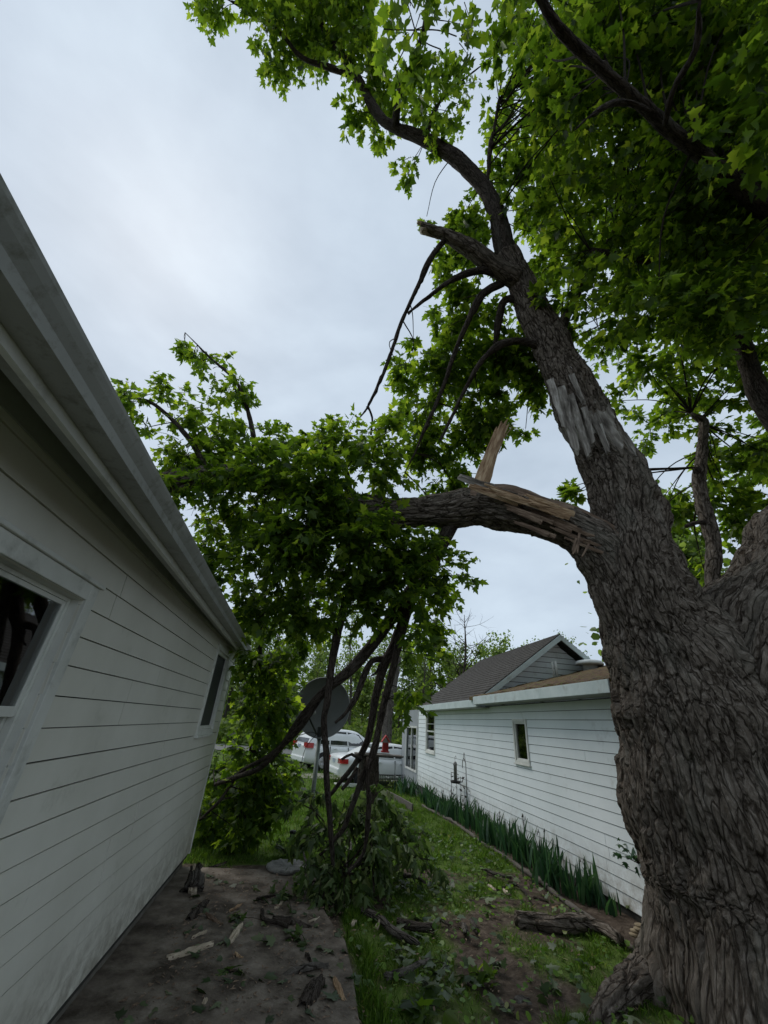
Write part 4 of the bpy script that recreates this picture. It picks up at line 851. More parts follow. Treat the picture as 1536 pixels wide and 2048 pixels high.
low = [(535, 1300, 36, 6.3), (560, 1330, 34, 6.4), (525, 1350, 30, 6.7), (535, 1390, 34, 6.9), (565, 1405, 28, 6.7), (510, 1430, 26, 7.2), (540, 1455, 30, 7.3), (500, 1500, 26, 7.5), (540, 1505, 30, 7.3), (500, 1555, 38, 7.6), (540, 1560, 30, 7.5), (455, 1590, 32, 7.8), (495, 1610, 36, 7.5), (440, 1630, 30, 7.9), (475, 1640, 28, 7.6), (410, 1600, 34, 8.6), (420, 1650, 26, 8.0), (560, 1575, 26, 7.6), (585, 1545, 18, 7.6), (530, 1620, 24, 7.4), (470, 1560, 36, 8.0), (450, 1500, 22, 8.6), (565, 1445, 16, 7.0), (445, 1545, 22, 8.1), (545, 1600, 18, 7.5)]
fill(BL, FT, low, hang_limbs, 3.0, .125, .12)
wp_leaves(BL, 'foliage', 'leaf', TREE); world_parent(FT.build('twigs', M['bark_twig']), TREE)

# wilting branch heap on the lawn
def heap():
    root = empty('fallen_branch', gp(700, 1780)); tag(root, 'wilting heap of fallen maple boughs piled on the lawn around the satellite dish pole', 'fallen branch')
    L = Leaves(); T = MB(); base = gp(690, 1790)
    bl = [(690, 1600, 36, 6.4), (740, 1600, 34, 6.5), (770, 1635, 26, 6.4), (640, 1600, 24, 6.6), (610, 1590, 16, 6.9), (700, 1650, 42, 6.2), (750, 1670, 40, 6.1), (800, 1680, 30, 6.2), (840, 1690, 18, 6.3), (650, 1680, 34, 6.1), (690, 1720, 38, 5.9), (740, 1720, 34, 5.9), (640, 1740, 34, 5.85), (700, 1765, 26, 5.75), (790, 1715, 24, 6.0), (620, 1765, 18, 5.9), (645, 1790, 16, 5.7), (720, 1785, 18, 5.7), (590, 1600, 10, 7.0), (860, 1720, 14, 6.2), (625, 1650, 24, 6.3), (790, 1640, 16, 6.5)]
    for px, py, r, Y in bl:
        c = at(px, py, 1, Y); rad = r/F*depth(c); c[2] = max(c[2], .12)
        leafy_blob(L, T, c, rad, base+rng.normal(0, .15, 3)*[1, 1, .3]+[0, 0, .15], 2.1, .12, .75, 1.3)
    L.p = [np.maximum(p, [-99, -99, .02]) for p in L.p]
    o = L.build('foliage', 'leaf_wilt', None, 'full', fold=.7, curl=.5, width=.8); world_parent(o, root); world_parent(T.build('twigs', M['bark_twig']), root)
    for spec in ([(665, 1800), (650, 1760), (612, 1745), (600, 1700)], [(700, 1760), (730, 1782), (770, 1775), (800, 1755), (820, 1750), (832, 1728), (838, 1700)], [(800, 1760), (830, 1768), (850, 1785)], [(600, 1710), (640, 1670), (690, 1630), (720, 1600)], [(690, 1760), (700, 1700), (690, 1650), (720, 1620)]):
        pts = [gp(*q, .05+.02*i) for i, q in enumerate(spec)]; m = MB(); m.tube(pts, np.linspace(.028, .01, len(pts)), 8, res=5, disp=bark_disp(.004)); world_parent(m.build('branch', M['bark_far']), root)
    
heap()
def bough(pts_px, label, Y, r0=.03):
    root = empty('fallen_branch', gp(*pts_px[0])); tag(root, label, 'fallen branch')
    m = MB(); pts = [gp(*q, r0) for q in pts_px]; m.tube(pts, np.linspace(r0, r0*.4, len(pts)), 8, res=5, disp=bark_disp(.006)); world_parent(m.build('branch', M['bark_dark']), root); return root, pts
def leafy_bough(root, pts, k, mt='leaf_wilt'):
    L = Leaves(); T = MB()
    for _ in range(k):
        i = rng.integers(len(pts)); c = np.array(pts[i])+rng.normal(0, .12, 3)*[1, 1, .2]; c[2] = max(c[2], gz(c[0], c[1])+.05)
        spray(L, T, c, [rng.normal(), rng.normal(), .15], .25, 7, .11, .2, .5)
    L.p = [np.maximum(p, [-99, -99, .015]) for p in L.p]
    world_parent(L.build('foliage', mt), root); world_parent(T.build('twigs', M['bark_twig']), root)
r_, p_ = bough([(770, 1630), (790, 1640), (815, 1660), (850, 1675)], 'leafy twig sticking out of the heap towards the iris bed', 0, .015); leafy_bough(r_, p_, 14)
# ------------------------------------------------------------------ satellite dish
def dish():
    base = gp(613, 1702); root = empty('satellite_dish', base); tag(root, 'large round grey satellite dish on a leaning steel pole behind the hanging branches', 'satellite dish')
    c = at(645, 1414, 1, base[1]-.05); Rd = 54.5/F*depth(c)
    top = at(640, 1462, 1, base[1]+.02)
    m = MB(); m.tube([base-[0, 0, .2], base+[0, 0, .02], top], [.036]*3, 14, res=1); world_parent(m.build('pole', M['steel']), root)
    axis = unit(unit(CAM-c)*1.0+np.array([-.12, .0, -.02])); z = Vector(axis); Mx = z.to_track_quat('Z', 'Y').to_matrix(); Mn = np.array(Mx)
    # concave bowl facing the viewer: rim forward
    prof = [(Rd, .1), (Rd*.985, .105), (Rd*.96, .085), (Rd*.75, .045), (Rd*.5, .018), (Rd*.25, .004), (.005, 0)]
    back = [(.005, -.012), (Rd*.5, .004), (Rd*.75, .03), (Rd*1.0, .085)]
    T = np.eye(4); T[:3, :3] = Mn; T[:3, 3] = c-axis*.1
    m = MB(); m.lathe(back+prof, n=56, M=T); world_parent(m.build('reflector', M['dish_grey']), root)
    m = MB(); a = np.linspace(0, 2*math.pi, 57)[:-1]; ring = [T[:3, 3]+Mn@np.array([Rd*math.cos(q), Rd*math.sin(q), .1]) for q in a]; ring.append(ring[0]); m.tube(ring, [.006]*len(ring), 6, res=1, caps=False); world_parent(m.build('rim', M['dish_rim']), root)
    l = at(617, 1432, 1, base[1]-.75)
    foot = at(633, 1468, 1, base[1]-.08)
    m = MB(); m.tube([foot, l], [.014, .014], 8, res=1); arm = m.build('feed_arm', M['black_metal']); world_parent(arm, root)
    m = MB(); s = .055; MM = np.eye(4); MM[:3, 3] = l+[0, 0, .03]; m.box((-s*1.3, -s, -s*.6), (s*.9, s, s*.7), MM); m.box((-s*1.8, -s*.6, s*.1), (-s*1.31, s*.6, s*.9), MM); m.cyl(l+[s*.9, 0, .04], l+[s*1.8, .02, .06], .03, n=12)
    world_parent(m.build('receiver', M['lnb_plastic'], bevel=.006), root)
    m = MB(); m.tube([l, l+[-.12, .1, -.15], l+[-.2, .3, -.3], foot+[-.1, .0, .02], foot], [.006]*5, 5, res=6); m.tube([foot, foot+[-.16, 0, -.25], foot+[-.17, .02, -.7], foot+[-.06, .02, -1.0]], [.005]*4, 5, res=6); world_parent(m.build('cable', M['black_metal']), root)
    m = MB(); MM = np.eye(4); MM[:3, :3] = Mn; MM[:3, 3] = top+[0, .03, 0]; m.box((-.08, -.1, -.06), (.08, .12, -.02), MM); m.cyl(top-[0, 0, .12], top+[0, 0, .06], .046, n=12); world_parent(m.build('bracket', M['black_metal'], bevel=.004), root)
    m = MB(); bx = base+[-.1, -.16, 0]; 
dish()
def saucer():
    p = gp(572, 1742); m = MB(); n = 48; prof = [(.005, 0), (.22, 0), (.25, .015), (.262, .035), (.25, .055), (.235, .05), (.1, .042), (.005, .04)]
    m.lathe(prof, n=n); V = m.v[0]; a = np.arctan2(V[:, 1], V[:, 0]); r = np.hypot(V[:, 0], V[:, 1]); V[:, 2] += np.where((V[:, 2] > .03) & (r > .09), .006*np.sign(np.sin(a*24)), 0)
    o = m.build('stone_disc', M['carved_stone']); o.location = p+[0, 0, .01]; tag(o, 'round ribbed grey stone disc lying at the edge of the lawn', 'stone disc')
    q = gp(572, 1715); root = empty('potted_plant', q); tag(root, 'small green leafy plant growing behind the round stone disc', 'plant')
    L = Leaves(); T = MB()
    for _ in range(26):
        a = rng.random()*6.28; spray(L, T, q+[.03*math.cos(a), .03*math.sin(a), .05], [math.cos(a)*.7, math.sin(a)*.7, .9], .22, 6, .05, .4, .3)
    world_parent(L.build('foliage', 'leaf_wilt'), root); world_parent(T.build('stem', M['bark_twig']), root)
    q = gp(579, 1704); m = MB(); m.tube([q-[0, 0, .05], q+[.0, 0, .12], q+[.01, 0, .2]], [.035, .032, .04], 10, res=2); m.lathe([(.03, .0), (.055, .03), (.05, .05), (.01, .06)], q+[.01, 0, .2], 14)
    tag(m.build('garden_stake', M['black_metal']), 'short black garden stake on the lawn beside the dish pole', 'garden stake')
saucer()

# ------------------------------------------------------------------ cars
def smooth_profile(pts, k=4):
    pts = np.array(pts, float); E = np.vstack([2*pts[0]-pts[1], pts, 2*pts[-1]-pts[-2]]); o = []
    for i in range(len(pts)-1):
        a, b, c, d = E[i:i+4]
        for t in np.linspace(0, 1, k, endpoint=False): o.append(.5*((2*b)+(c-a)*t+(2*a-5*b+4*c-d)*t*t+(3*b-a-3*c+d)*t**3))
    o.append(pts[-1]); return np.array(o)
def car(name, label, L, W, belt, roof, wheels, wr, loc, yaw, tail, wag, grey=False):
    """x forward from the rear bumper (0) to the nose (L); belt / roof: profiles of (x, z)"""
    root = empty(name, loc, yaw); tag(root, label, 'car')
    B = smooth_profile(belt, 3); n = len(B); m = MB(); K = 12; v = []
    for x, zt in B:
        e = min(x, L-x); hw = W/2*(1-.13*math.exp(-e/.22)-.03*math.exp(-e/.7)); zb = .24+.1*math.exp(-e/.25)
        h = zt-zb
        for a, b in ((-.86, 0), (-.97, .1), (-1, .35), (-.985, .72), (-.93, .93), (-.8, 1.0), (.8, 1.0), (.93, .93), (.985, .72), (1, .35), (.97, .1), (.86, 0)):
            v.append((x, hw*a, zb+h*b))
    f = [(i*K+j, (i+1)*K+j, (i+1)*K+(j+1) % K, i*K+(j+1) % K) for i in range(n-1) for j in range(K)]+[tuple(range(K)), tuple((n-1)*K+j for j in range(K-1, -1, -1))]
    m.add(v, f, smooth=True); body = m.build('body', M['car_white'], root); body.data.polygons[-1].use_smooth = False; body.data.polygons[-2].use_smooth = False
    # greenhouse
    G = smooth_profile(roof, 3); bz = lambda x: float(np.interp(x, B[:, 0], B[:, 1])); m = MB(); v = []
    for x, z in G:
        b = bz(x)-.02; h = max(z-b, .005); w0 = W/2*.9; w1 = W/2*(.9-.2*min(1, h/.5))
        v += [(x, -w0, b), (x, -(w0+w1)/2-.008, b+h*.55), (x, -w1, b+h*.93), (x, -w1*.8, b+h), (x, w1*.8, b+h), (x, w1, b+h*.93), (x, (w0+w1)/2+.008, b+h*.55), (x, w0, b)]
    n = len(G); f = [(i*8+j, (i+1)*8+j, (i+1)*8+j+1, i*8+j+1) for i in range(n-1) for j in range(7)]+[tuple(range(8)), tuple((n-1)*8+j for j in range(7, -1, -1))]
    m.add(v, f, smooth=True); m.build('roof', M['car_white'], root)
    zt = max(g[1] for g in roof)
    def pane(x0, x1, x0t, x1t, side):
        zb_, zt_ = bz((x0+x1)/2)+.02, None; q = []
        for x, lev in ((x0, 0), (x1, 0), (x1t, 1), (x0t, 1)):
            g = float(np.interp(x, G[:, 0], G[:, 1])); b = bz(x)-.02; h = g-b; s = .07 if lev == 0 else (h*.86)/h
            z = b+.04 if lev == 0 else b+h*.86; w0 = W/2*.9; w1 = W/2*(.9-.2*min(1, h/.5)); fr = (z-b)/h; w = w0+(w1-w0)*fr/.93
            q.append((x, side*(w+.014), z))
        p = MB(); q2 = [(a, b-side*.02, c) for a, b, c in q]; p.add(q+q2, [(0, 1, 2, 3), (7, 6, 5, 4), (0, 4, 5, 1), (1, 5, 6, 2), (2, 6, 7, 3), (3, 7, 4, 0)]); p.build('side_window', M['car_glass'], root)
    for side in (-1, 1):
        for a in wag['panes']: pane(*a, side)
    # rear glass
    (xa, za), (xb, zb2) = wag['rear']; p = MB(); w = W/2*.66; d = unit([xb-xa, 0, zb2-za]); nn = np.array([-d[2], 0, d[0]])*.02
    q = np.array([(xa, -w*1.12, za), (xa, w*1.12, za), (xb, w*.95, zb2), (xb, -w*.95, zb2)]); p.add(np.vstack([q+nn, q-nn*.5]), [(0, 1, 2, 3), (7, 6, 5, 4), (0, 4, 5, 1), (1, 5, 6, 2), (2, 6, 7, 3), (3, 7, 4, 0)]); p.build('rear_window', M['car_glass'], root)
    (xa, za), (xb, zb2) = wag['front']; p = MB(); d = unit([xb-xa, 0, zb2-za]); nn = np.array([d[2], 0, -d[0]])*.02
    q = np.array([(xa, -w*1.15, za), (xa, w*1.15, za), (xb, w*.95, zb2), (xb, -w*.95, zb2)]); p.add(np.vstack([q+nn, q-nn*.5]), [(0, 1, 2, 3), (7, 6, 5, 4), (0, 4, 5, 1), (1, 5, 6, 2), (2, 6, 7, 3), (3, 7, 4, 0)]); p.build('windscreen', M['car_glass'], root)
    # wheels
    for wx in wheels:
        for side in (-1, 1):
            y = side*(W/2-.1); RX = np.array(Matrix.Rotation(math.pi/2, 4, 'X'))
            t = MB(); T = RX.copy(); T[:3, 3] = (wx, y, wr); t.lathe([(wr*.6, -.1), (wr*.95, -.105), (wr, -.07), (wr, .07), (wr*.95, .105), (wr*.6, .1)], n=28, M=T)
            wo = t.build('wheel', M['tyre'], root)
            r = MB(); yo = y+side*.1
            for k in range(5):
                a = k*2*math.pi/5; 
                for o2 in (-.13, .13):
                    ca, sa = math.cos(a+o2), math.sin(a+o2); r.tube([(wx+.03*ca, yo+side*.012, wr+.03*sa), (wx+wr*.62*ca, yo+side*.004, wr+wr*.62*sa)], [.022, .018], 5, res=1)
            T2 = RX.copy(); T2[:3, 3] = (wx, yo, wr); r.lathe([(wr*.6, -.01), (wr*.66, -.012), (wr*.66, .014), (wr*.6, .012)], n=28, M=T2); r.lathe([(.005, -.018), (.06, -.016), (.06, .016), (.005, .018)], n=12, M=T2); r.build('rim', M['rim_metal'], wo)
            ar = MB(); T3 = RX.copy(); T3[:3, 3] = (wx, side*(W/2-.06), wr+.01); ar.lathe([(wr*1.14, -.045), (wr*1.15, .045), (.01, .045)] if side < 0 else [(.01, -.045), (wr*1.15, -.045), (wr*1.14, .045)], n=28, M=T3); ar.build('wheel_arch', M['tyre'], root)
    for side in (-1, 1):                    # lamps wrapped round the rear corners
        z0, z1, x1, y0 = tail; p = MB(); hw = W/2
        p.prism([(-.0, side*y0), (.0, side*hw*.86), (.04, side*hw*.955), (x1, side*(hw*.985+.006)), (x1, side*hw*.9), (.12, side*y0)], z0, z1, 2); p.build('tail_light', M['tail_red'], root, bevel=.01)
        p = MB(); mx = wag['mirror']; p.box((mx-.06, side*(W/2-.06), bz(mx)+.02), (mx+.06, side*(W/2+.13), bz(mx)+.15)); p.build('mirror', M['car_white'], root, bevel=.03)
        for hx in wag['handles']: p = MB(); p.box((hx-.09, side*(W/2*.98), bz(hx)-.16), (hx+.09, side*(W/2*1.0+.022), bz(hx)-.13)); p.build('door_handle', M['car_white'], root, bevel=.008)
        p = MB()
        for dx_ in wag['seams']: p.box((dx_-.006, side*(W/2*.9), .34), (dx_+.006, side*(W/2*1.0+.003), bz(dx_)-.06))
        p.box((wheels[0]+wr*1.2, side*W/2*.9, .40), (wheels[1]-wr*1.2, side*(W/2+.006), .425)); p.build('door_seam', M['tyre'], root)
    p = MB(); p.box((-.012, -.16, tail[0]-.02), (.03, .16, tail[0]+.11)); p.build('license_plate', M['plate_blue'], root)
    p = MB(); p.box((-.06, -W*.41, .33), (.12, W*.41, .56)); p.build('bumper', M['car_white'], root, bevel=.05)
    return root
def place_car(px, py, Y):
    p = at(px, py, 1, Y); return (float(p[0]), float(Y), float(gz(p[0], Y))-.02)
l1 = place_car(597, 1500, 22.4)
car('parked_car', 'white sport utility car parked on the grass behind the satellite dish', 4.9, 1.88,
    [(0, .98), (.1, 1.06), (.6, 1.08), (2, 1.06), (3.5, 1.02), (3.9, 1.0), (4.5, .92), (4.8, .8), (4.9, .7)],
    [(.08, 1.08), (.3, 1.45), (.55, 1.66), (1.0, 1.73), (2.0, 1.75), (2.7, 1.70), (3.2, 1.5), (3.85, 1.02)], (.92, 3.85), .36, l1, math.radians(24), (.93, 1.13, .34, .52),
    dict(panes=[(.55, 1.2, .75, 1.2), (1.26, 2.2, 1.26, 2.15), (2.27, 3.35, 2.22, 2.9)], rear=((.1, 1.13), (.42, 1.56)), front=((3.75, 1.07), (2.95, 1.6)), mirror=3.25, handles=(1.5, 2.45), seams=(1.23, 2.23, 3.25)))
l2 = place_car(668, 1520, 18.2)
car('parked_car', 'white sedan with dark red tail lamps parked behind the old stump', 4.85, 1.82,
    [(0, .82), (.08, .93), (.5, .98), (1.0, .98), (2, .94), (3.2, .93), (3.6, .92), (4.3, .84), (4.7, .72), (4.85, .6)],
    [(.75, .97), (1.15, 1.2), (1.6, 1.38), (2.0, 1.42), (2.6, 1.42), (3.0, 1.33), (3.3, 1.15), (3.7, .92)], (.95, 3.75), .32, l2, math.radians(13), (.72, .87, .3, .5),
    dict(panes=[(1.25, 2.2, 1.62, 2.18), (2.27, 3.35, 2.24, 2.92)], rear=((.85, 1.0), (1.5, 1.36)), front=((3.62, .96), (3.0, 1.36)), mirror=3.2, handles=(1.55, 2.5), seams=(1.3, 2.23, 3.3)))

# ------------------------------------------------------------------ stump with feeder board, fence, trellis
def stump():
    b = at(732, 1590, 1, 10.2); b[2] = gz(b[0], b[1]); top = at(738, 1506, 1, 10.2); root = empty('tree_stump', b); tag(root, 'tall dark tree stump carrying a flat board in front of the white sedan', 'stump')
    r = 20/F*depth(top); m = MB(); m.tube([b-[0, 0, .2], b+[0, 0, .15], (b+top)/2, top], [r*1.35, r*1.15, r, r*.95], 40, step=.03, disp=bark_disp(.025)); world_parent(m.build('trunk', M['bark_dark']), root)
    t = at(755, 1508, 1, 10.1); m = MB(); m.box((t[0]-.5, t[1]-.22, t[2]-.03), (t[0]+.55, t[1]+.2, t[2])); world_parent(m.build('board', M['edging_wood'], bevel=.005), root)
    t = at(770, 1506, 1, 10.05); root = empty('bird_feeder', t); tag(root, 'red wooden bird feeder house on the board of the stump', 'bird feeder')
    s = .085; m = MB(); m.box((-s, -s*.8, .01), (s, s*.8, .04)); m.box((-s*.75, -s*.6, .041), (-s*.6, s*.6, .2)); m.box((s*.6, -s*.6, .041), (s*.75, s*.6, .2)); m.box((-s*.59, -s*.1, .041), (s*.59, s*.1, .2)); m.build('body', M['red_paint'], root, bevel=.004)
    m = MB(); m.prism([(-s*1.1, .2), (0, .32), (s*1.1, .2), (s*1.1, .22), (0, .35), (-s*1.1, .22)], -s*.9, s*.9, 1); m.build('roof', M['red_paint'], root)
stump()
def board_white():
    p = gp(700, 1572); m = MB(); m.box((-.55, -.35, .01), (.55, .35, .05)); m.box((-.55, -.35, .051), (.55, -.3, .12)); o = m.build('white_board', M['trim_white'], bevel=.004); o.location = p; o.rotation_euler = (0, 0, .1)
    tag(o, 'pale flat board lying on the grass left of the stump', 'board')
board_white()
def fence():
    a = gp(752, 1583); b = gp(826, 1577); root = empty('garden_fence', a); tag(root, 'low black iron picket fence at the end of the flower bed', 'fence')
    n = 22; d = (b-a); m = MB()
    for z in (.1, .36): m.cyl(a+[0, 0, z], b+[0, 0, z], .008, n=5)
    world_parent(m.build('rail', M['black_metal']), root)
    for i in range(n+1):
        p = a+d*i/n; m = MB(); m.cyl(p, p+[0, 0, .42], .009, n=5); m.lathe([(.002, 0), (.018, .02), (.002, .05)], p+[0, 0, .42], 6); world_parent(m.build('picket', M['black_metal']), root)
    m = MB(); pts = [gp(754, 1578), gp(775, 1592), gp(800, 1606), gp(825, 1622)]
    for p, q in zip(pts[:-1], pts[1:]):
        d = unit(q-p); nn = np.array([-d[1], d[0], 0])*.02; v = [p-nn-[0, 0, .1], p+nn-[0, 0, .1], q+nn-[0, 0, .1], q-nn-[0, 0, .1]]; v += [w+[0, 0, .24] for w in v]
        m.add(v, [(3, 2, 1, 0), (4, 5, 6, 7), (0, 1, 5, 4), (1, 2, 6, 5), (2, 3, 7, 6), (3, 0, 4, 7)])
    tag(m.build('bed_edging', M['edging_wood'], bevel=.004), 'weathered grey board edging round the far flower bed', 'edging')
    m = MB(); pts = [np.array([3.4+.03*math.sin(y*2), y, gz(3.4, y)+.012+.01*math.sin(y*5)]) for y in np.linspace(4.5, 12.8, 26)]; m.tube(pts, [.03]*26, 6, res=2, disp=lambda X, bk, L, Rr, D: fbm(X*9, 3)*.03)
    tag(m.build('bed_edging', M['edging_wood']), 'half-buried brown timber edging along the near iris bed', 'edging')
fence()
def trellis():
    x = WX-.14; bl, br = at(903, 1590, 0, x), at(934, 1608, 0, x); y0, y1 = br[1], bl[1]; g = float(gz(x, y0)); root = empty('garden_trellis', (x, (y0+y1)/2, g)); tag(root, 'rusty iron garden trellis with arched tops and leaf ornaments against the white siding', 'trellis')
    tl = at(903, 1545, 0, x)[2]-g; tr = at(935, 1527, 0, x)[2]-g; c = (y0+y1)/2; m = MB(); w = (y1-y0)/2
    q = lambda y, z: (0, y-c, z)
    m.tube([q(y1, 0), q(y1, tl-.08), q(y1-.06, tl), q(c+.05, tl+.01), q(c-.02, tl)], [.007]*5, 6, res=4)
    m.tube([q(y0, 0), q(y0, tr-.1), q(y0+.05, tr+.02), q(y0+.14, tr+.08), q(y0+.22, tr), q(y0+.24, tr-.12)], [.008]*6, 6, res=4)
    m.tube([q(y0+.02, tr), q(y0+.1, tr+.2), q(y0+.18, tr+.02)], [.006]*3, 6, res=4)
    for f_ in (.35, .62): m.cyl(q(y0+(y1-y0)*f_, 0), q(y0+(y1-y0)*f_, tl*.98), .006, n=5)
    for z in (tl*.35, tl*.78): m.cyl(q(y0, z), q(y1, z), .006, n=5)
    m.build('frame', M['rusty_iron'], root)
    for i in range(18):
        L = Leaves(); p = np.array(q(rng.uniform(y0, y1), rng.uniform(tl*.25, tl*1.1))); L.add(p, rng.normal(0, 1, 3), [-1, rng.normal(0, .5), rng.normal(0, .5)], .075)
        o_ = L.build('leaf_ornament', 'rusty_iron', root, 'full')
    f0 = (y0+y1)/2-.02; z = tl*.8; r2 = empty('bird_feeder', (x-.08, f0, g+z)); tag(r2, 'slim tube bird feeder with dark tray hanging on the iron trellis', 'bird feeder')
    m = MB(); m.lathe([(.005, 0), (.11, .0), (.12, .03), (.12, .05), (.1, .05), (.095, .02), (.005, .02)], n=20); m.build('tray', M['black_metal'], r2)
    m = MB(); m.lathe([(.04, .03), (.04, .36), (.055, .37), (.03, .43), (.005, .44)], n=14); m.build('tube', M['carved_stone'], r2)
    m = MB(); m.tube([(0, 0, .43), (.0, .02, .52), (0, -.05, .56), (.0, -.07, .5)], [.004]*4, 5, res=4); m.build('hook', M['rusty_iron'], r2)
trellis()

# ------------------------------------------------------------------ plants in the bed
def iris_mesh(n, h, spread, seed):
    g = np.random.default_rng(seed); m = []; V = []; Fs = []; rn = []
    for i in range(n):
        bx, by = g.normal(0, spread, 2); a = g.random()*6.28; ln = h*(.6+.5*g.random()); lean = g.normal(.2, .38); w = .014+.012*g.random(); k = 7; base = len(V)
        cx, sx = math.cos(a), math.sin(a); fa = g.random()*3.14
        for j in range(k):
            t = j/(k-1); ww = w*(1-t**2.2)*(.7+.6*math.sin(min(1, t*1.6)*1.57)); off = lean*ln*t**1.7
            x, y, z = bx+cx*off, by+sx*off, ln*t*(1-.12*abs(lean)*t)
            V += [(x-math.cos(fa)*ww, y-math.sin(fa)*ww, z), (x+math.cos(fa)*ww, y+math.sin(fa)*ww, z)]
        r = g.random()
        for j in range(k-1): Fs.append((base+2*j, base+2*j+1, base+2*j+3, base+2*j+2)); rn.append(r)
    me = bpy.data.meshes.new('iris_clump'); me.from_pydata(V, [], Fs); a = me.attributes.new('rnd', 'FLOAT', 'FACE'); a.data.foreach_set('value', rn); me.materials.append(M['iris_leaf']); return me
protos = [iris_mesh(24, .46, .09, s) for s in range(6)]; sparse = [iris_mesh(10, .42, .05, 20+s) for s in range(2)]
def stalk_mesh(seed):
    g = np.random.default_rng(seed); m = MB()
    for _ in range(3):
        x, y = g.normal(0, .07, 2); h = .52+.16*g.random(); m.tube([(x, y, 0), (x+.02, y, h*.6), (x+g.normal(0, .04), y+g.normal(0, .04), h)], [.005, .004, .003], 5, res=3); m.tube([(x+.01, y, h*.97), (x+.012, y, h*1.05)], [.009, .003], 5, res=1)
    o = m.build('flower_stalk', M['rusty_iron']); return o
st0 = stalk_mesh(1); st0.data.materials[0] = M['bark_twig']
ys = list(np.arange(5.95, 12.6, .235)+rng.uniform(-.06, .06, 29)[:len(np.arange(5.95, 12.6, .235))]); 
for i, y in enumerate(ys):
    o = bpy.data.objects.new('iris_clump', protos[i % 6]); COL.objects.link(o); x = 3.62+rng.normal(0, .07); o.location = (x, y, gz(x, y)-.01); o.rotation_euler = (0, 0, rng.random()*6.28); s = .7+.45*rng.random(); o.scale = (s, s, s*(.9+.2*rng.random()))
    tag(o, 'clump of sword-leaved irises in the dense row along the white siding', 'iris', 'irises in the dense row along the white siding')
    if i % 3 == 0:
        c = st0 if i == 0 else st0.copy()
        if i: COL.objects.link(c)
        c.parent = o; c.rotation_euler = (0, 0, rng.random()*6)
for px, py, lab in ((1195, 1800, 'fan of irises standing apart near the tree end of the bed'), (1285, 1830, 'low sparse iris fan right beside the maple trunk'), (1250, 1812, 'thin pair of iris blades between the last two fans by the trunk')):
    p = gp(px, py); o = bpy.data.objects.new('iris_clump', sparse[0] if px != 1195 else protos[2]); COL.objects.link(o); x = min(p[0], 3.75); o.location = (x, p[1], -.01); o.rotation_euler = (0, 0, px); tag(o, lab, 'iris')
    if px != 1195: o.scale = (.8, .8, .7)
def shrub(name, label, c, r, n, mt, sz, cat='plant', hang=.3, flowers=0):
    root = empty(name, c); tag(root, label, cat); L = Leaves(); T = MB()
    for _ in range(n):
        a = rng.random()*6.28; e = rng.uniform(.3, 1.4); spray(L, T, np.array(c)+[0, 0, .03], [math.cos(a), math.sin(a), e], r*(.7+.5*rng.random()), 7, sz, .3, hang)
    world_parent(L.build('foliage', mt), root); world_parent(T.build('stem', M['bark_twig']), root)
    if flowers:
        m = MB()
        for _ in range(flowers):
            q = np.array(c)+rng.normal(0, r*.4, 3)*[1, 1, .3]+[0, 0, r*.8]; m.lathe([(.004, 0), (.035, .01), (.03, .03), (.004, .035)], q, 8)
        world_parent(m.build('blossom', M['white_flower']), root)
shrub('climbing_plant', 'broad-leaved seedling against the siding just left of the maple trunk', at(1278, 1730, 0, WX-.1)*[1, 1, 0]+[0, 0, .55], .3, 9, 'iris_leaf', .09)
shrub('weed', 'leafy weed at the foot of the maple trunk beside the iris bed', gp(1300, 1835), .25, 14, 'leaf_wilt', .09)
daylily = iris_mesh(46, .62, .12, 77)
for px, py, lab in ((838, 1592, 'arching clump of daylily leaves at the far corner of the house'), (812, 1590, 'clump of daylilies just inside the low iron fence'), (858, 1606, 'daylily clump where the iris row begins')):
    p = gp(px, py); o = bpy.data.objects.new('daylily_clump', daylily); COL.objects.link(o); o.location = p; o.scale = (1.5, 1.5, .85); o.rotation_euler = (0, 0, px); tag(o, lab, 'daylily')
shrub('flowering_plant', 'small plant with white blossoms by the grey porch', gp(832, 1580), .4, 16, 'leaf_far', .08, flowers=14)
shrub('flowering_plant', 'pale flowering plant behind the middle of the low iron fence', gp(787, 1580), .4, 12, 'leaf_far', .07, flowers=6)

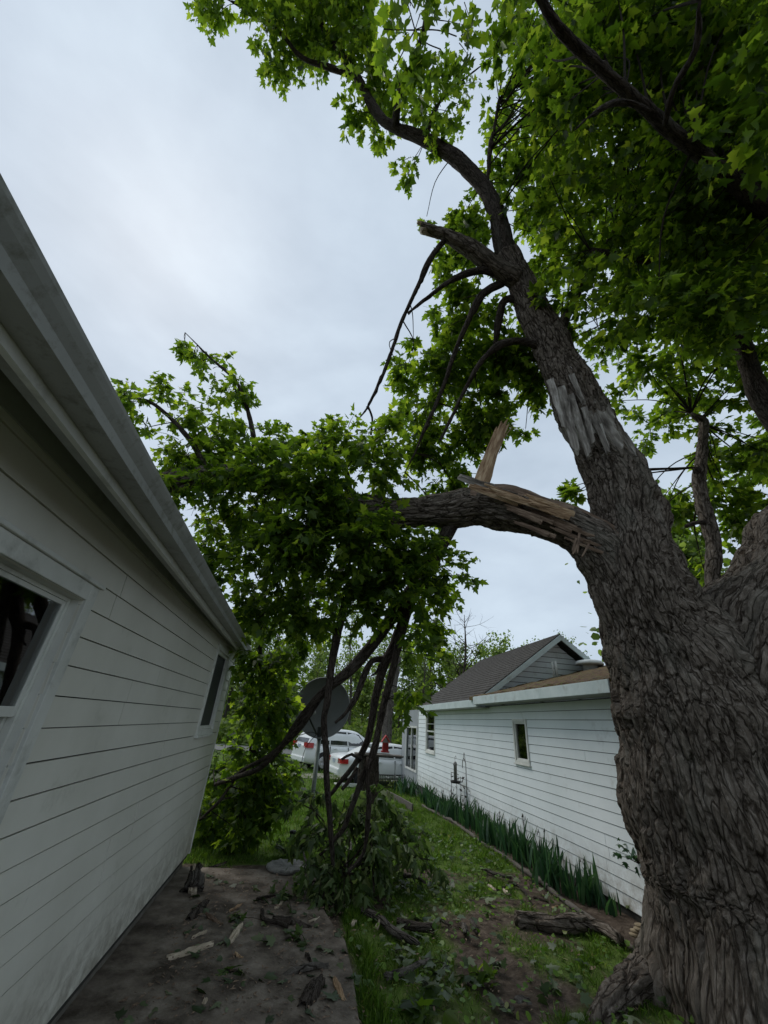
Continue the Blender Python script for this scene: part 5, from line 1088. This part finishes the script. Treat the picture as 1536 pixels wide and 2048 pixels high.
# ------------------------------------------------------------------ grass, litter
def grass():
    G = Leaves()
    def patch(n, x0, x1, y0, y1, h, w, keep=1):
        x = rng.uniform(x0, x1, n); y = rng.uniform(y0, y1, n); d = dirt(x, y); cl = fbm(np.stack([x*5, y*5, x*0+9], 1), 3)
        k = (rng.random(n) > d*1.15) & (rng.random(n) < .75+cl*1.2) & ~((x < .62) & (y < 6.8))
        x, y = x[k], y[k]; n = len(x); z = gz(x, y)+fbm(np.stack([x*1.3, y*1.3, x*0], 1), 4)*.03-.014; cl = cl[k]
        A = np.stack([rng.normal(0, .45, n), rng.normal(0, .45, n), np.ones(n)], 1); Nn = np.stack([rng.normal(0, 1, n), rng.normal(0, 1, n), np.zeros(n)+.1], 1)
        G.add(np.stack([x, y, z], 1), A, Nn, h*(.45+.7*rng.random(n)+cl*.8).clip(.2)); 
    patch(62000, -1.0, 3.5, 3.0, 7.5, .055, .1); patch(14000, -2.6, -.9, 6.15, 8.2, .06, .1); patch(52000, -1.6, 3.6, 7.5, 13, .075, .1); patch(30000, -4, 6, 13, 22, .12, .1)
    patch(5200, .6, .8, 2.4, 6.7, .085, .1)
    o = G.build('grass', 'grass_blade', None, 'blade', fold=0, curl=.35, width=.11); tag(o, 'short green lawn grass between the houses', 'grass', kind='stuff')
    W_ = Leaves(); n = 1600; x = rng.uniform(.65, 3.4, n); y = rng.uniform(2.6, 9, n)
    A = rng.normal(0, 1, (n, 3))*[1, 1, .25]; Nn = np.stack([rng.normal(0, .5, n), rng.normal(0, .5, n), np.ones(n)], 1)
    W_.add(np.stack([x, y, gz(x, y)+.025+rng.random(n)*.03], 1), A, Nn, .03+.03*rng.random(n))
    o = W_.build('undergrowth', 'grass_blade', None, 'lite'); tag(o, 'small broad clover and violet leaves in the lawn', 'weeds', kind='stuff')
    C = MB()
    for _ in range(2600):
        if rng.random() < .6: x, y = rng.uniform(-.95, .62), rng.uniform(2.2, 6.7)**1
        else: x, y = rng.uniform(.6, 3.3), rng.uniform(2.2, 7)
        s = rng.uniform(.003, .014)**1; a = rng.random()*3.14; ca, sa = math.cos(a)*s*2.2, math.sin(a)*s*2.2; z = .034 if x < .6 else .02
        C.add([(x-ca, y-sa, z), (x+sa*.3, y-ca*.3, z+.002), (x+ca, y+sa, z+.003), (x-sa*.3, y+ca*.3, z+.006)], [(0, 1, 2, 3), (0, 1, 3), (1, 2, 3)])
    tag(C.build('debris', M['inner_bark']), 'fine bark crumbs scattered over slab and soil', 'debris', kind='stuff')
    LL = Leaves(); pts = []
    for _ in range(420):
        if rng.random() < .35: pts.append((rng.uniform(-.9, .6), rng.uniform(2.6, 6.6), .04))
        else: pts.append((rng.uniform(.6, 3.3), rng.uniform(2.5, 9), .05))
    n = len(pts); LL.add(np.array(pts), rng.normal(0, 1, (n, 3))*[1, 1, .15], np.stack([rng.normal(0, .4, n), rng.normal(0, .4, n), np.ones(n)], 1), .05+.07*rng.random(n))
    tag(LL.build('leaf_litter', 'leaf_litter'), 'fallen green maple leaves strewn over lawn and slab', 'leaves', kind='stuff')
grass()

# ------------------------------------------------------------------ storm debris, each piece its own thing
def bark_piece(px0, py0, px1, py1, w, label, mt='bark_dark', curve=.5, name='bark_piece', cat='bark piece', thick=.012, dz=0):
    a, b = gp(px0, py0), gp(px1, py1); z = .035 if (a[0] < .62 and a[1] < 6.75) else .03; a[2] += z+dz; b[2] += z+dz
    d = unit(b-a); L = np.linalg.norm(b-a); u = unit(np.cross(d, [0, 0, 1])); m = MB(); K, J = 12, 9; v = []; bk = []; g = np.random.default_rng(int(px0*7+py0))
    wl = [w*(.6+.4*math.sin(math.pi*min(1, (i+1)/K*1.1)))*(.85+.3*g.random()) for i in range(K)]
    for lay in (0, 1):
        for i in range(K):
            for j in range(J):
                s = j/(J-1)*2-1; t = i/(K-1); r = wl[i]/2; e = (g.normal(0, .04)*L if i in (0, K-1) else 0)
                v.append(a+d*(L*t+e)+u*(s*r)+np.array([0, 0, curve*r*(1-s*s)+.012*math.sin(t*3+px0)+fbm(np.array([[t*4, s*2, px0]]), 3)[0]*.02-(thick if lay == 0 else 0)])); bk.append((s*r+px0, r, L*t*.22))
    N = K*J; f = []
    for i in range(K-1):
        for j in range(J-1): q = i*J+j; f += [(q, q+J, q+J+1, q+1), (N+q, N+q+1, N+q+J+1, N+q+J)]
    f += [(j, j+1, N+j+1, N+j) for j in range(J-1)]+[((K-1)*J+j+1, (K-1)*J+j, N+(K-1)*J+j, N+(K-1)*J+j+1) for j in range(J-1)]
    f += [(i*J+J, i*J, N+i*J, N+i*J+J) for i in range(K-1)]+[(i*J+J-1, (i+1)*J+J-1, N+(i+1)*J+J-1, N+i*J+J-1) for i in range(K-1)]
    m.add(v, f, bk, smooth=False); o = m.build(name, M[mt]); tag(o, label, cat); return o
def stick(pxs, r, label, mt='bark_dark', name='stick', cat='stick', taper=.5, n=10):
    P = [gp(*q) for q in pxs]; P = [p+[0, 0, r*.8+(.03 if (p[0] < .62 and p[1] < 6.75) else .01)] for p in P]
    m = MB(); m.tube(P, np.linspace(r, r*taper, len(P)), n, res=6, disp=bark_disp(r*.35)); tag(m.build(name, M[mt]), label, cat)
Z4 = lambda x, y: (360+x/2.56, 1560+y/2.56)
Z5 = lambda x, y: (880+x/2.341, 1500+y/2.341)
def q4(a, b, c, d): return (*Z4(a, b), *Z4(c, d))
def q5(a, b, c, d): return (*Z5(a, b), *Z5(c, d))
stick([Z4(415, 700), Z4(425, 745), Z4(500, 765), Z4(545, 785)], .02, 'dark crooked stick with an upturned end lying on the slab')
bark_piece(*q4(480, 740, 662, 772), .06, 'long dark curl of bark beside the crooked stick on the slab', curve=.9)
bark_piece(*q4(130, 715, 212, 757), .04, 'reddish brown bark strip near the house end of the slab', 'inner_bark')
bark_piece(*q4(252, 852, 310, 768), .05, 'pale tan split of wood lying aslant on the slab', 'pale_wood', .3, 'wood_splinter', 'wood splinter', .02)
bark_piece(*q4(-60, 935, 152, 868), .08, 'biggest pale split of wood, at the house edge of the slab', 'pale_wood', .5, 'wood_splinter', 'wood splinter', .03)
bark_piece(*q4(525, 1022, 752, 985), .07, 'long flat brown bark slab across the slab joint', 'bark_far', .5)
bark_piece(*q4(620, 1200, 715, 1080), .11, 'thick rolled hollow of dark bark nearest the bottom of the slab', 'bark_dark', 1.2)
bark_piece(*q4(787, 1065, 838, 1160), .05, 'curved tan bark strip near the slab edge by the grass', 'torn_wood', .6)
bark_piece(*q4(485, 680, 520, 642), .04, 'small cream chip of wood beyond the dark bark curl', 'pale_wood', .2, 'wood_splinter', 'wood splinter')
bark_piece(*q4(660, 755, 712, 715), .02, 'thin curved cream sliver at the grass edge of the slab', 'pale_wood', .2, 'wood_splinter', 'wood splinter')
bark_piece(*q4(58, 832, 128, 808), .025, 'thin forked cream sliver near the house wall', 'pale_wood', .2, 'wood_splinter', 'wood splinter')
bark_piece(*q4(250, 690, 305, 668), .025, 'short pale sliver farther up the slab than the tan split', 'torn_wood', .2, 'wood_splinter', 'wood splinter')
bark_piece(*q4(640, 925, 668, 957), .02, 'tiny dark bark sliver above the slab joint', 'bark_dark', .4)
bark_piece(*q4(275, 918, 318, 930), .025, 'small tan sliver beside the slab joint', 'torn_wood', .3, 'wood_splinter', 'wood splinter')
bark_piece(*q4(150, 455, 235, 440), .04, 'dark bark strip at the far end of the slab', 'bark_dark', .6)
bark_piece(*q4(105, 1180, 130, 1170), .03, 'little cream chip alone at the bottom left of the slab', 'pale_wood', .2, 'wood_splinter', 'wood splinter')
bark_piece(*q4(880, 760, 900, 742), .03, 'white chip of wood in the grass just beside the slab', 'pale_wood', .2, 'wood_splinter', 'wood splinter')
bark_piece(*q4(1003, 770, 1020, 745), .03, 'white chip of wood against the long grey branch', 'pale_wood', .2, 'wood_splinter', 'wood splinter')
bark_piece(*q4(1050, 1030, 1272, 950), .06, 'long grey-brown bark slab lying in the grass', 'bark_far', .7)
stick([Z4(390, 640), Z4(440, 625), Z4(490, 612)], .018, 'dark stick next to the fallen leaves on the slab')
stick([Z4(925, 690), Z4(1010, 720), Z4(1080, 790), Z4(1150, 830), Z4(1220, 870)], .03, 'long grey fallen branch curving through the grass', 'bark_far')
stick([Z4(1110, 752), Z4(1200, 770), Z4(1302, 785)], .032, 'short brown log lying beside the long grey branch', 'bark_dark', 'log', 'log', .95, 16)
stick([Z5(360, 830), Z5(450, 835), Z5(560, 850), Z5(690, 850), Z5(780, 880), Z5(850, 930)], .062, 'thick curved mossy log lying on bare soil left of the maple', 'bark', 'log', 'log', .7, 40)
stick([Z5(190, 560), Z5(260, 590), Z5(335, 612)], .02, 'pale grey stick in the lawn near the timber edging', 'bark_far')
stick([Z5(270, 665), Z5(350, 640), Z5(395, 670), Z5(418, 712)], .014, 'thin dark crooked twig on the bare soil patch')
stick([Z5(440, 700), Z5(510, 722)], .014, 'short brown stick on the bare soil by the timber edging')
bark_piece(*q5(225, 650, 262, 662), .05, 'pale chip at the left of the bare soil patch', 'pale_wood', .2, 'wood_splinter', 'wood splinter')
bark_piece(*q5(300, 668, 328, 684), .05, 'cream chip beside the crooked twig on the soil', 'pale_wood', .2, 'wood_splinter', 'wood splinter')
bark_piece(*q5(525, 745, 555, 752), .035, 'tan chip in the middle of the bare soil patch', 'torn_wood', .2, 'wood_splinter', 'wood splinter')
bark_piece(*q5(112, 825, 118, 882), .06, 'upright grey-tan bark flake left of the thick log', 'bark_far', .7)
bark_piece(*q5(150, 820, 172, 870), .05, 'second grey bark flake nearer the thick log', 'bark_far', .7)
bark_piece(*q5(272, 1195, 345, 1245), .05, 'grey split bark chip among leaves at the bottom of the lawn', 'bark_far', .5)
bark_piece(*q5(355, 1205, 420, 1190), .05, 'grey bark chip nearest the spreading roots', 'bark_far', .6)
bark_piece(*q5(0, 820, 50, 845), .03, 'dark twig-like bark strip on the soil near the short log', 'bark_dark', .5)
stick([Z5(130, 1110), Z5(165, 1135)], .012, 'little brown stick beside the drooping leaf bunch')
def leaf_bunch(px, py, n, sz, label, mt='leaf_litter', spread=.1, up=.05):
    c = gp(px, py); c[2] += .035; L = Leaves(); p = c+rng.normal(0, spread, (n, 3))*[1, 1, .15]; p[:, 2] = np.maximum(p[:, 2], c[2]); A = rng.normal(0, 1, (n, 3))*[1, 1, .3]; A[:, 2] = np.abs(A[:, 2])
    root = empty('leaf_cluster', c); tag(root, label, 'leaf cluster'); L.add(p, A, np.stack([rng.normal(0, .5, n), rng.normal(0, .5, n), np.ones(n)], 1), sz*(.7+.5*rng.random(n))); world_parent(L.build('leaves', mt), root)
    m = MB(); 
    for q in p[:5]: m.tube([c, (c+q)/2+[0, 0, .015], q], [.003, .002, .002], 4, res=2)
    world_parent(m.build('stem', M['bark_twig']), root)
leaf_bunch(*Z4(250, 1020), 8, .08, 'small wilted cluster of leaves alone on the lower slab', 'leaf_wilt', .05)
leaf_bunch(*Z4(612, 820), 10, .1, 'feathery cluster of leaves just below the dark bark curl', 'leaf_wilt', .07)
leaf_bunch(*Z4(300, 735), 9, .09, 'cluster of leaves in the dirt near the tan wood split', 'leaf_wilt', .08)
leaf_bunch(*Z4(545, 620), 18, .11, 'leafy sprig lying where the heap meets the slab', 'leaf_wilt', .12)
leaf_bunch(*Z4(1275, 1080), 12, .11, 'pale green upturned leaves on the soil at the bottom of the lawn', 'leaf_litter', .09)
leaf_bunch(*Z4(1260, 1195), 10, .16, 'biggest fresh green leaves at the very bottom edge of the lawn', 'leaf', .09)
leaf_bunch(*Z4(1200, 740), 10, .1, 'cluster of leaves beside the short brown log', 'leaf_litter', .09)
leaf_bunch(*Z4(1375, 985), 10, .1, 'pale leaf cluster on the soil above the upturned leaves', 'leaf_litter', .09)
leaf_bunch(*Z4(1100, 900), 9, .09, 'leaf cluster in the grass below the long grey branch', 'leaf_litter', .09)
leaf_bunch(*Z5(190, 1090), 16, .12, 'drooping bunch of narrow green leaves on the soil near the roots', 'leaf', .05)
leaf_bunch(*Z5(520, 1165), 6, .1, 'single splayed maple leaf cluster close to the roots', 'leaf_litter', .05)
leaf_bunch(*Z5(280, 1045), 6, .09, 'pale leaf pair above the drooping bunch', 'leaf_litter', .04)
leaf_bunch(*Z4(1150, 560), 14, .1, 'spray of torn leaves on the lawn beside the heap', 'leaf_litter', .12)
leaf_bunch(*Z4(1330, 560), 14, .1, 'row of torn leaves on the lawn toward the iris bed', 'leaf_litter', .14)
def chunk():
    p = gp(388, 1800); root = empty('split_log', p); tag(root, 'rotten split log chunk leaning on the corner of the near white house', 'log')
    m = MB(); a = p+[-.05, .12, .04]; b = at(388, 1742, 1, p[1]+.3); m.tube([a, (a+b)/2+[.02, -.03, 0], b], [.1, .085, .06], 30, step=.02, disp=bark_disp(.03)); world_parent(m.build('trunk', M['bark_far']), root)
    m = MB(); shard(m, a+[.03, -.08, .0], b+[.05, -.04, -.05], .05, .03, 90); shard(m, a+[-.02, -.06, 0], b+[.0, -.03, .04], .04, .03, 91); world_parent(m.build('splintered_wood', M['pale_wood']), root)
    bark_piece(375, 1848, 410, 1815, .09, 'crumbled dark bark heap at the foot of the split log', 'bark_dark', 1.0)
    p = gp(1283, 1905); m = MB(); 
    for i in range(4): m.lathe([(.005, 0), (.04, .01), (.05, .025), (.02, .035), (.004, .036)], p+[i*.03-.04, .02*(i % 2), .1+.02*i], 12)
    tag(m.build('bracket_fungus', M['mushroom']), 'tan bracket fungus on the root at the left of the maple base', 'fungus')
chunk()

# ------------------------------------------------------------------ woods beyond the road
def far_tree_meshes(seed, h, dense, bare=False):
    g = np.random.default_rng(seed); T = MB(); L = Leaves(); lean = g.normal(0, .03, 2)
    top = np.array([lean[0]*h, lean[1]*h, h]); pts = [np.array([0, 0, -.3]), top*.35+[g.normal(0, .1), g.normal(0, .1), 0], top*.7+[g.normal(0, .15), g.normal(0, .15), 0], top]
    r0 = h*.0115; T.tube(pts, [r0*1.2, r0*.85, r0*.5, r0*.12], 7, res=4)
    for k in range(26 if not bare else 34):
        t = g.uniform(.22, .97); a = g.random()*6.28; o = np.array([np.interp(t, [0, .35, .7, 1], [q[i] for q in pts]) for i in range(3)]); ln = h*(.09+.17*(1-t))*g.uniform(.6, 1.2)*(1.35 if bare else 1)
        d = np.array([math.cos(a), math.sin(a), g.uniform(.4, 1.5)]); d = unit(d); m1 = o+d*ln*.5+g.normal(0, .06*ln, 3); e = o+d*ln+g.normal(0, .12*ln, 3)+[0, 0, .15*ln]
        w = r0*(.32 if not bare else .5)*(1.2-t); T.tube([o, m1, e], [w, w*.6, w*.2], 4, res=3, caps=False)
        for _ in range(3 if bare else 2):
            e2 = m1+unit(g.normal(0, 1, 3)+d)*ln*.5; T.tube([m1, (m1+e2)/2+g.normal(0, .04*ln, 3), e2], [w*.4, w*.3, w*.12], 3, res=2, caps=False)
        if not bare:
            n = int(dense*(18+g.random()*26)); f_ = g.random(n)**.6; P = o+np.outer(f_, e-o)*1.1+g.normal(0, .17*ln+.1, (n, 3)); L.add(P, g.normal(0, 1, (n, 3))-[0, 0, .3], g.normal(0, 1, (n, 3))+[0, 0, .8], .13+.12*g.random(n))
    return T, L
kinds = []
KL = ['slender young tree with thin pale spring leaves in the wood behind the cars', 'fuller light green tree in the wood behind the cars', 'tall narrow tree with a few leaves in the wood behind the cars']
for s, (h, dn) in enumerate(((9.5, 1.0), (8.5, 2.2), (11, .6), (10, 1.4), (7.5, 2.8))):
    T, L = far_tree_meshes(100+s, h, dn); root = empty('woodland_tree', (0, 0, 0)); T.build('trunk', M['bark_far'], root); L.build('crown', 'leaf_far', root, 'lite'); kinds.append(root)
used = [False]*5; xs = np.linspace(-22, 26, 82)
for i, x in enumerate(xs):
    k = [0, 3, 2, 1, 0, 4, 2, 3][i % 8]; y = 36+7*rng.random()+(i % 3)*4+abs(x)*.1; px_ = x+rng.normal(0, .5)
    if -1.5 < x/ y*1.0 and False: pass
    o = kinds[k] if not used[k] else copy_tree(kinds[k]); used[k] = True
    o.location = (px_*y/38, y, -.4); o.rotation_euler = (0, 0, rng.random()*6.28); s = .8+.45*rng.random(); o.scale = (s, s, s)
    lab = KL[{0: 0, 3: 0, 1: 1, 4: 1, 2: 2}[k]]; tag(o, lab, 'tree', {0: 'slender pale trees in the wood', 1: 'fuller green trees in the wood', 2: 'tall narrow trees in the wood'}[KL.index(lab)])
def single_tree(seed, h, dn, px, Y, label, bare=False, mt='leaf_far', name='woodland_tree', sc=(1, 1, 1), bk='bark_far'):
    T, L = far_tree_meshes(seed, h, dn, bare); p = at(px, 1500, 1, Y); root = empty(name, (p[0], Y, -.35)); T.build('trunk', M[bk], root)
    if not bare: L.build('crown', mt, root, 'lite')
    root.scale = sc; tag(root, label, 'tree'); return root
single_tree(301, 10.5, 0, 925, 31, 'bare dead tree with dark forked branches rising above the gable roof', True, name='dead_tree', bk='bark_dark', sc=(1.5, 1.5, .98))
single_tree(302, 9.5, 1.6, 1015, 34, 'pale fine-leaved tree just behind the gable roof')
single_tree(303, 7.5, 3.2, 965, 30, 'bright green bushy tree touching the far roof slope')
single_tree(307, 8.5, .8, 1200, 33, 'faint thin-leaved tree between the gable and the maple trunk')
single_tree(304, 11, 9, 1450, 13, 'light green tree seen between the two stems of the maple', sc=(1.3, 1.3, 1.0))
single_tree(305, 8, 9, 1425, 11, 'fine-leaved tree low behind the dead upright limb of the maple')
T = MB(); p = at(770, 1480, 1, 25); T.tube([p*[1, 1, 0]-[0, 0, .5], p*[1, 1, 0]+[.15, 0, 2.4], p*[1, 1, 0]+[.6, .1, 5.5]], [.34, .26, .2], 16, step=.1, disp=bark_disp(.03)); r_ = empty('old_trunk', (0, 0, 0)); T.build('trunk', M['bark_far'], r_); tag(r_, 'broad pale grey tree trunk rising just behind the sedan', 'tree')
def under():
    U = Leaves(); n = 26000; x = rng.uniform(-34, 40, n); y = 35.5+rng.random(n)*12; hh = (1.1+1.6*(fbm(np.stack([x*.5, y*.4, x*0], 1), 3)+.5)).clip(.3); z = -.35+hh*rng.random(n)**.8
    U.add(np.stack([x, y, z], 1), rng.normal(0, 1, (n, 3)), rng.normal(0, 1, (n, 3))+[0, 0, .8], .22+.2*rng.random(n)); tag(U.build('undergrowth', 'leaf_far', None, 'lite'), 'low green undergrowth along the edge of the wood', 'undergrowth', kind='stuff')
    U = Leaves(); n = 30000; x = rng.uniform(-60, 80, n); y = 58+rng.random(n)*6; hh = 5.5+4*fbm(np.stack([x*.2, x*0, x*0+4], 1), 4); z = -.35+hh*rng.random(n)
    U.add(np.stack([x, y, z], 1), rng.normal(0, 1, (n, 3)), rng.normal(0, 1, (n, 3))+[0, 0, .8], .4+.4*rng.random(n)); tag(U.build('woods', 'leaf_far', None, 'lite'), 'far mass of green woods closing the view', 'woods', kind='stuff')
under()

for o in bpy.data.objects:
    if o.name.split('.')[0] == 'twigs': o['kind'] = 'stuff'
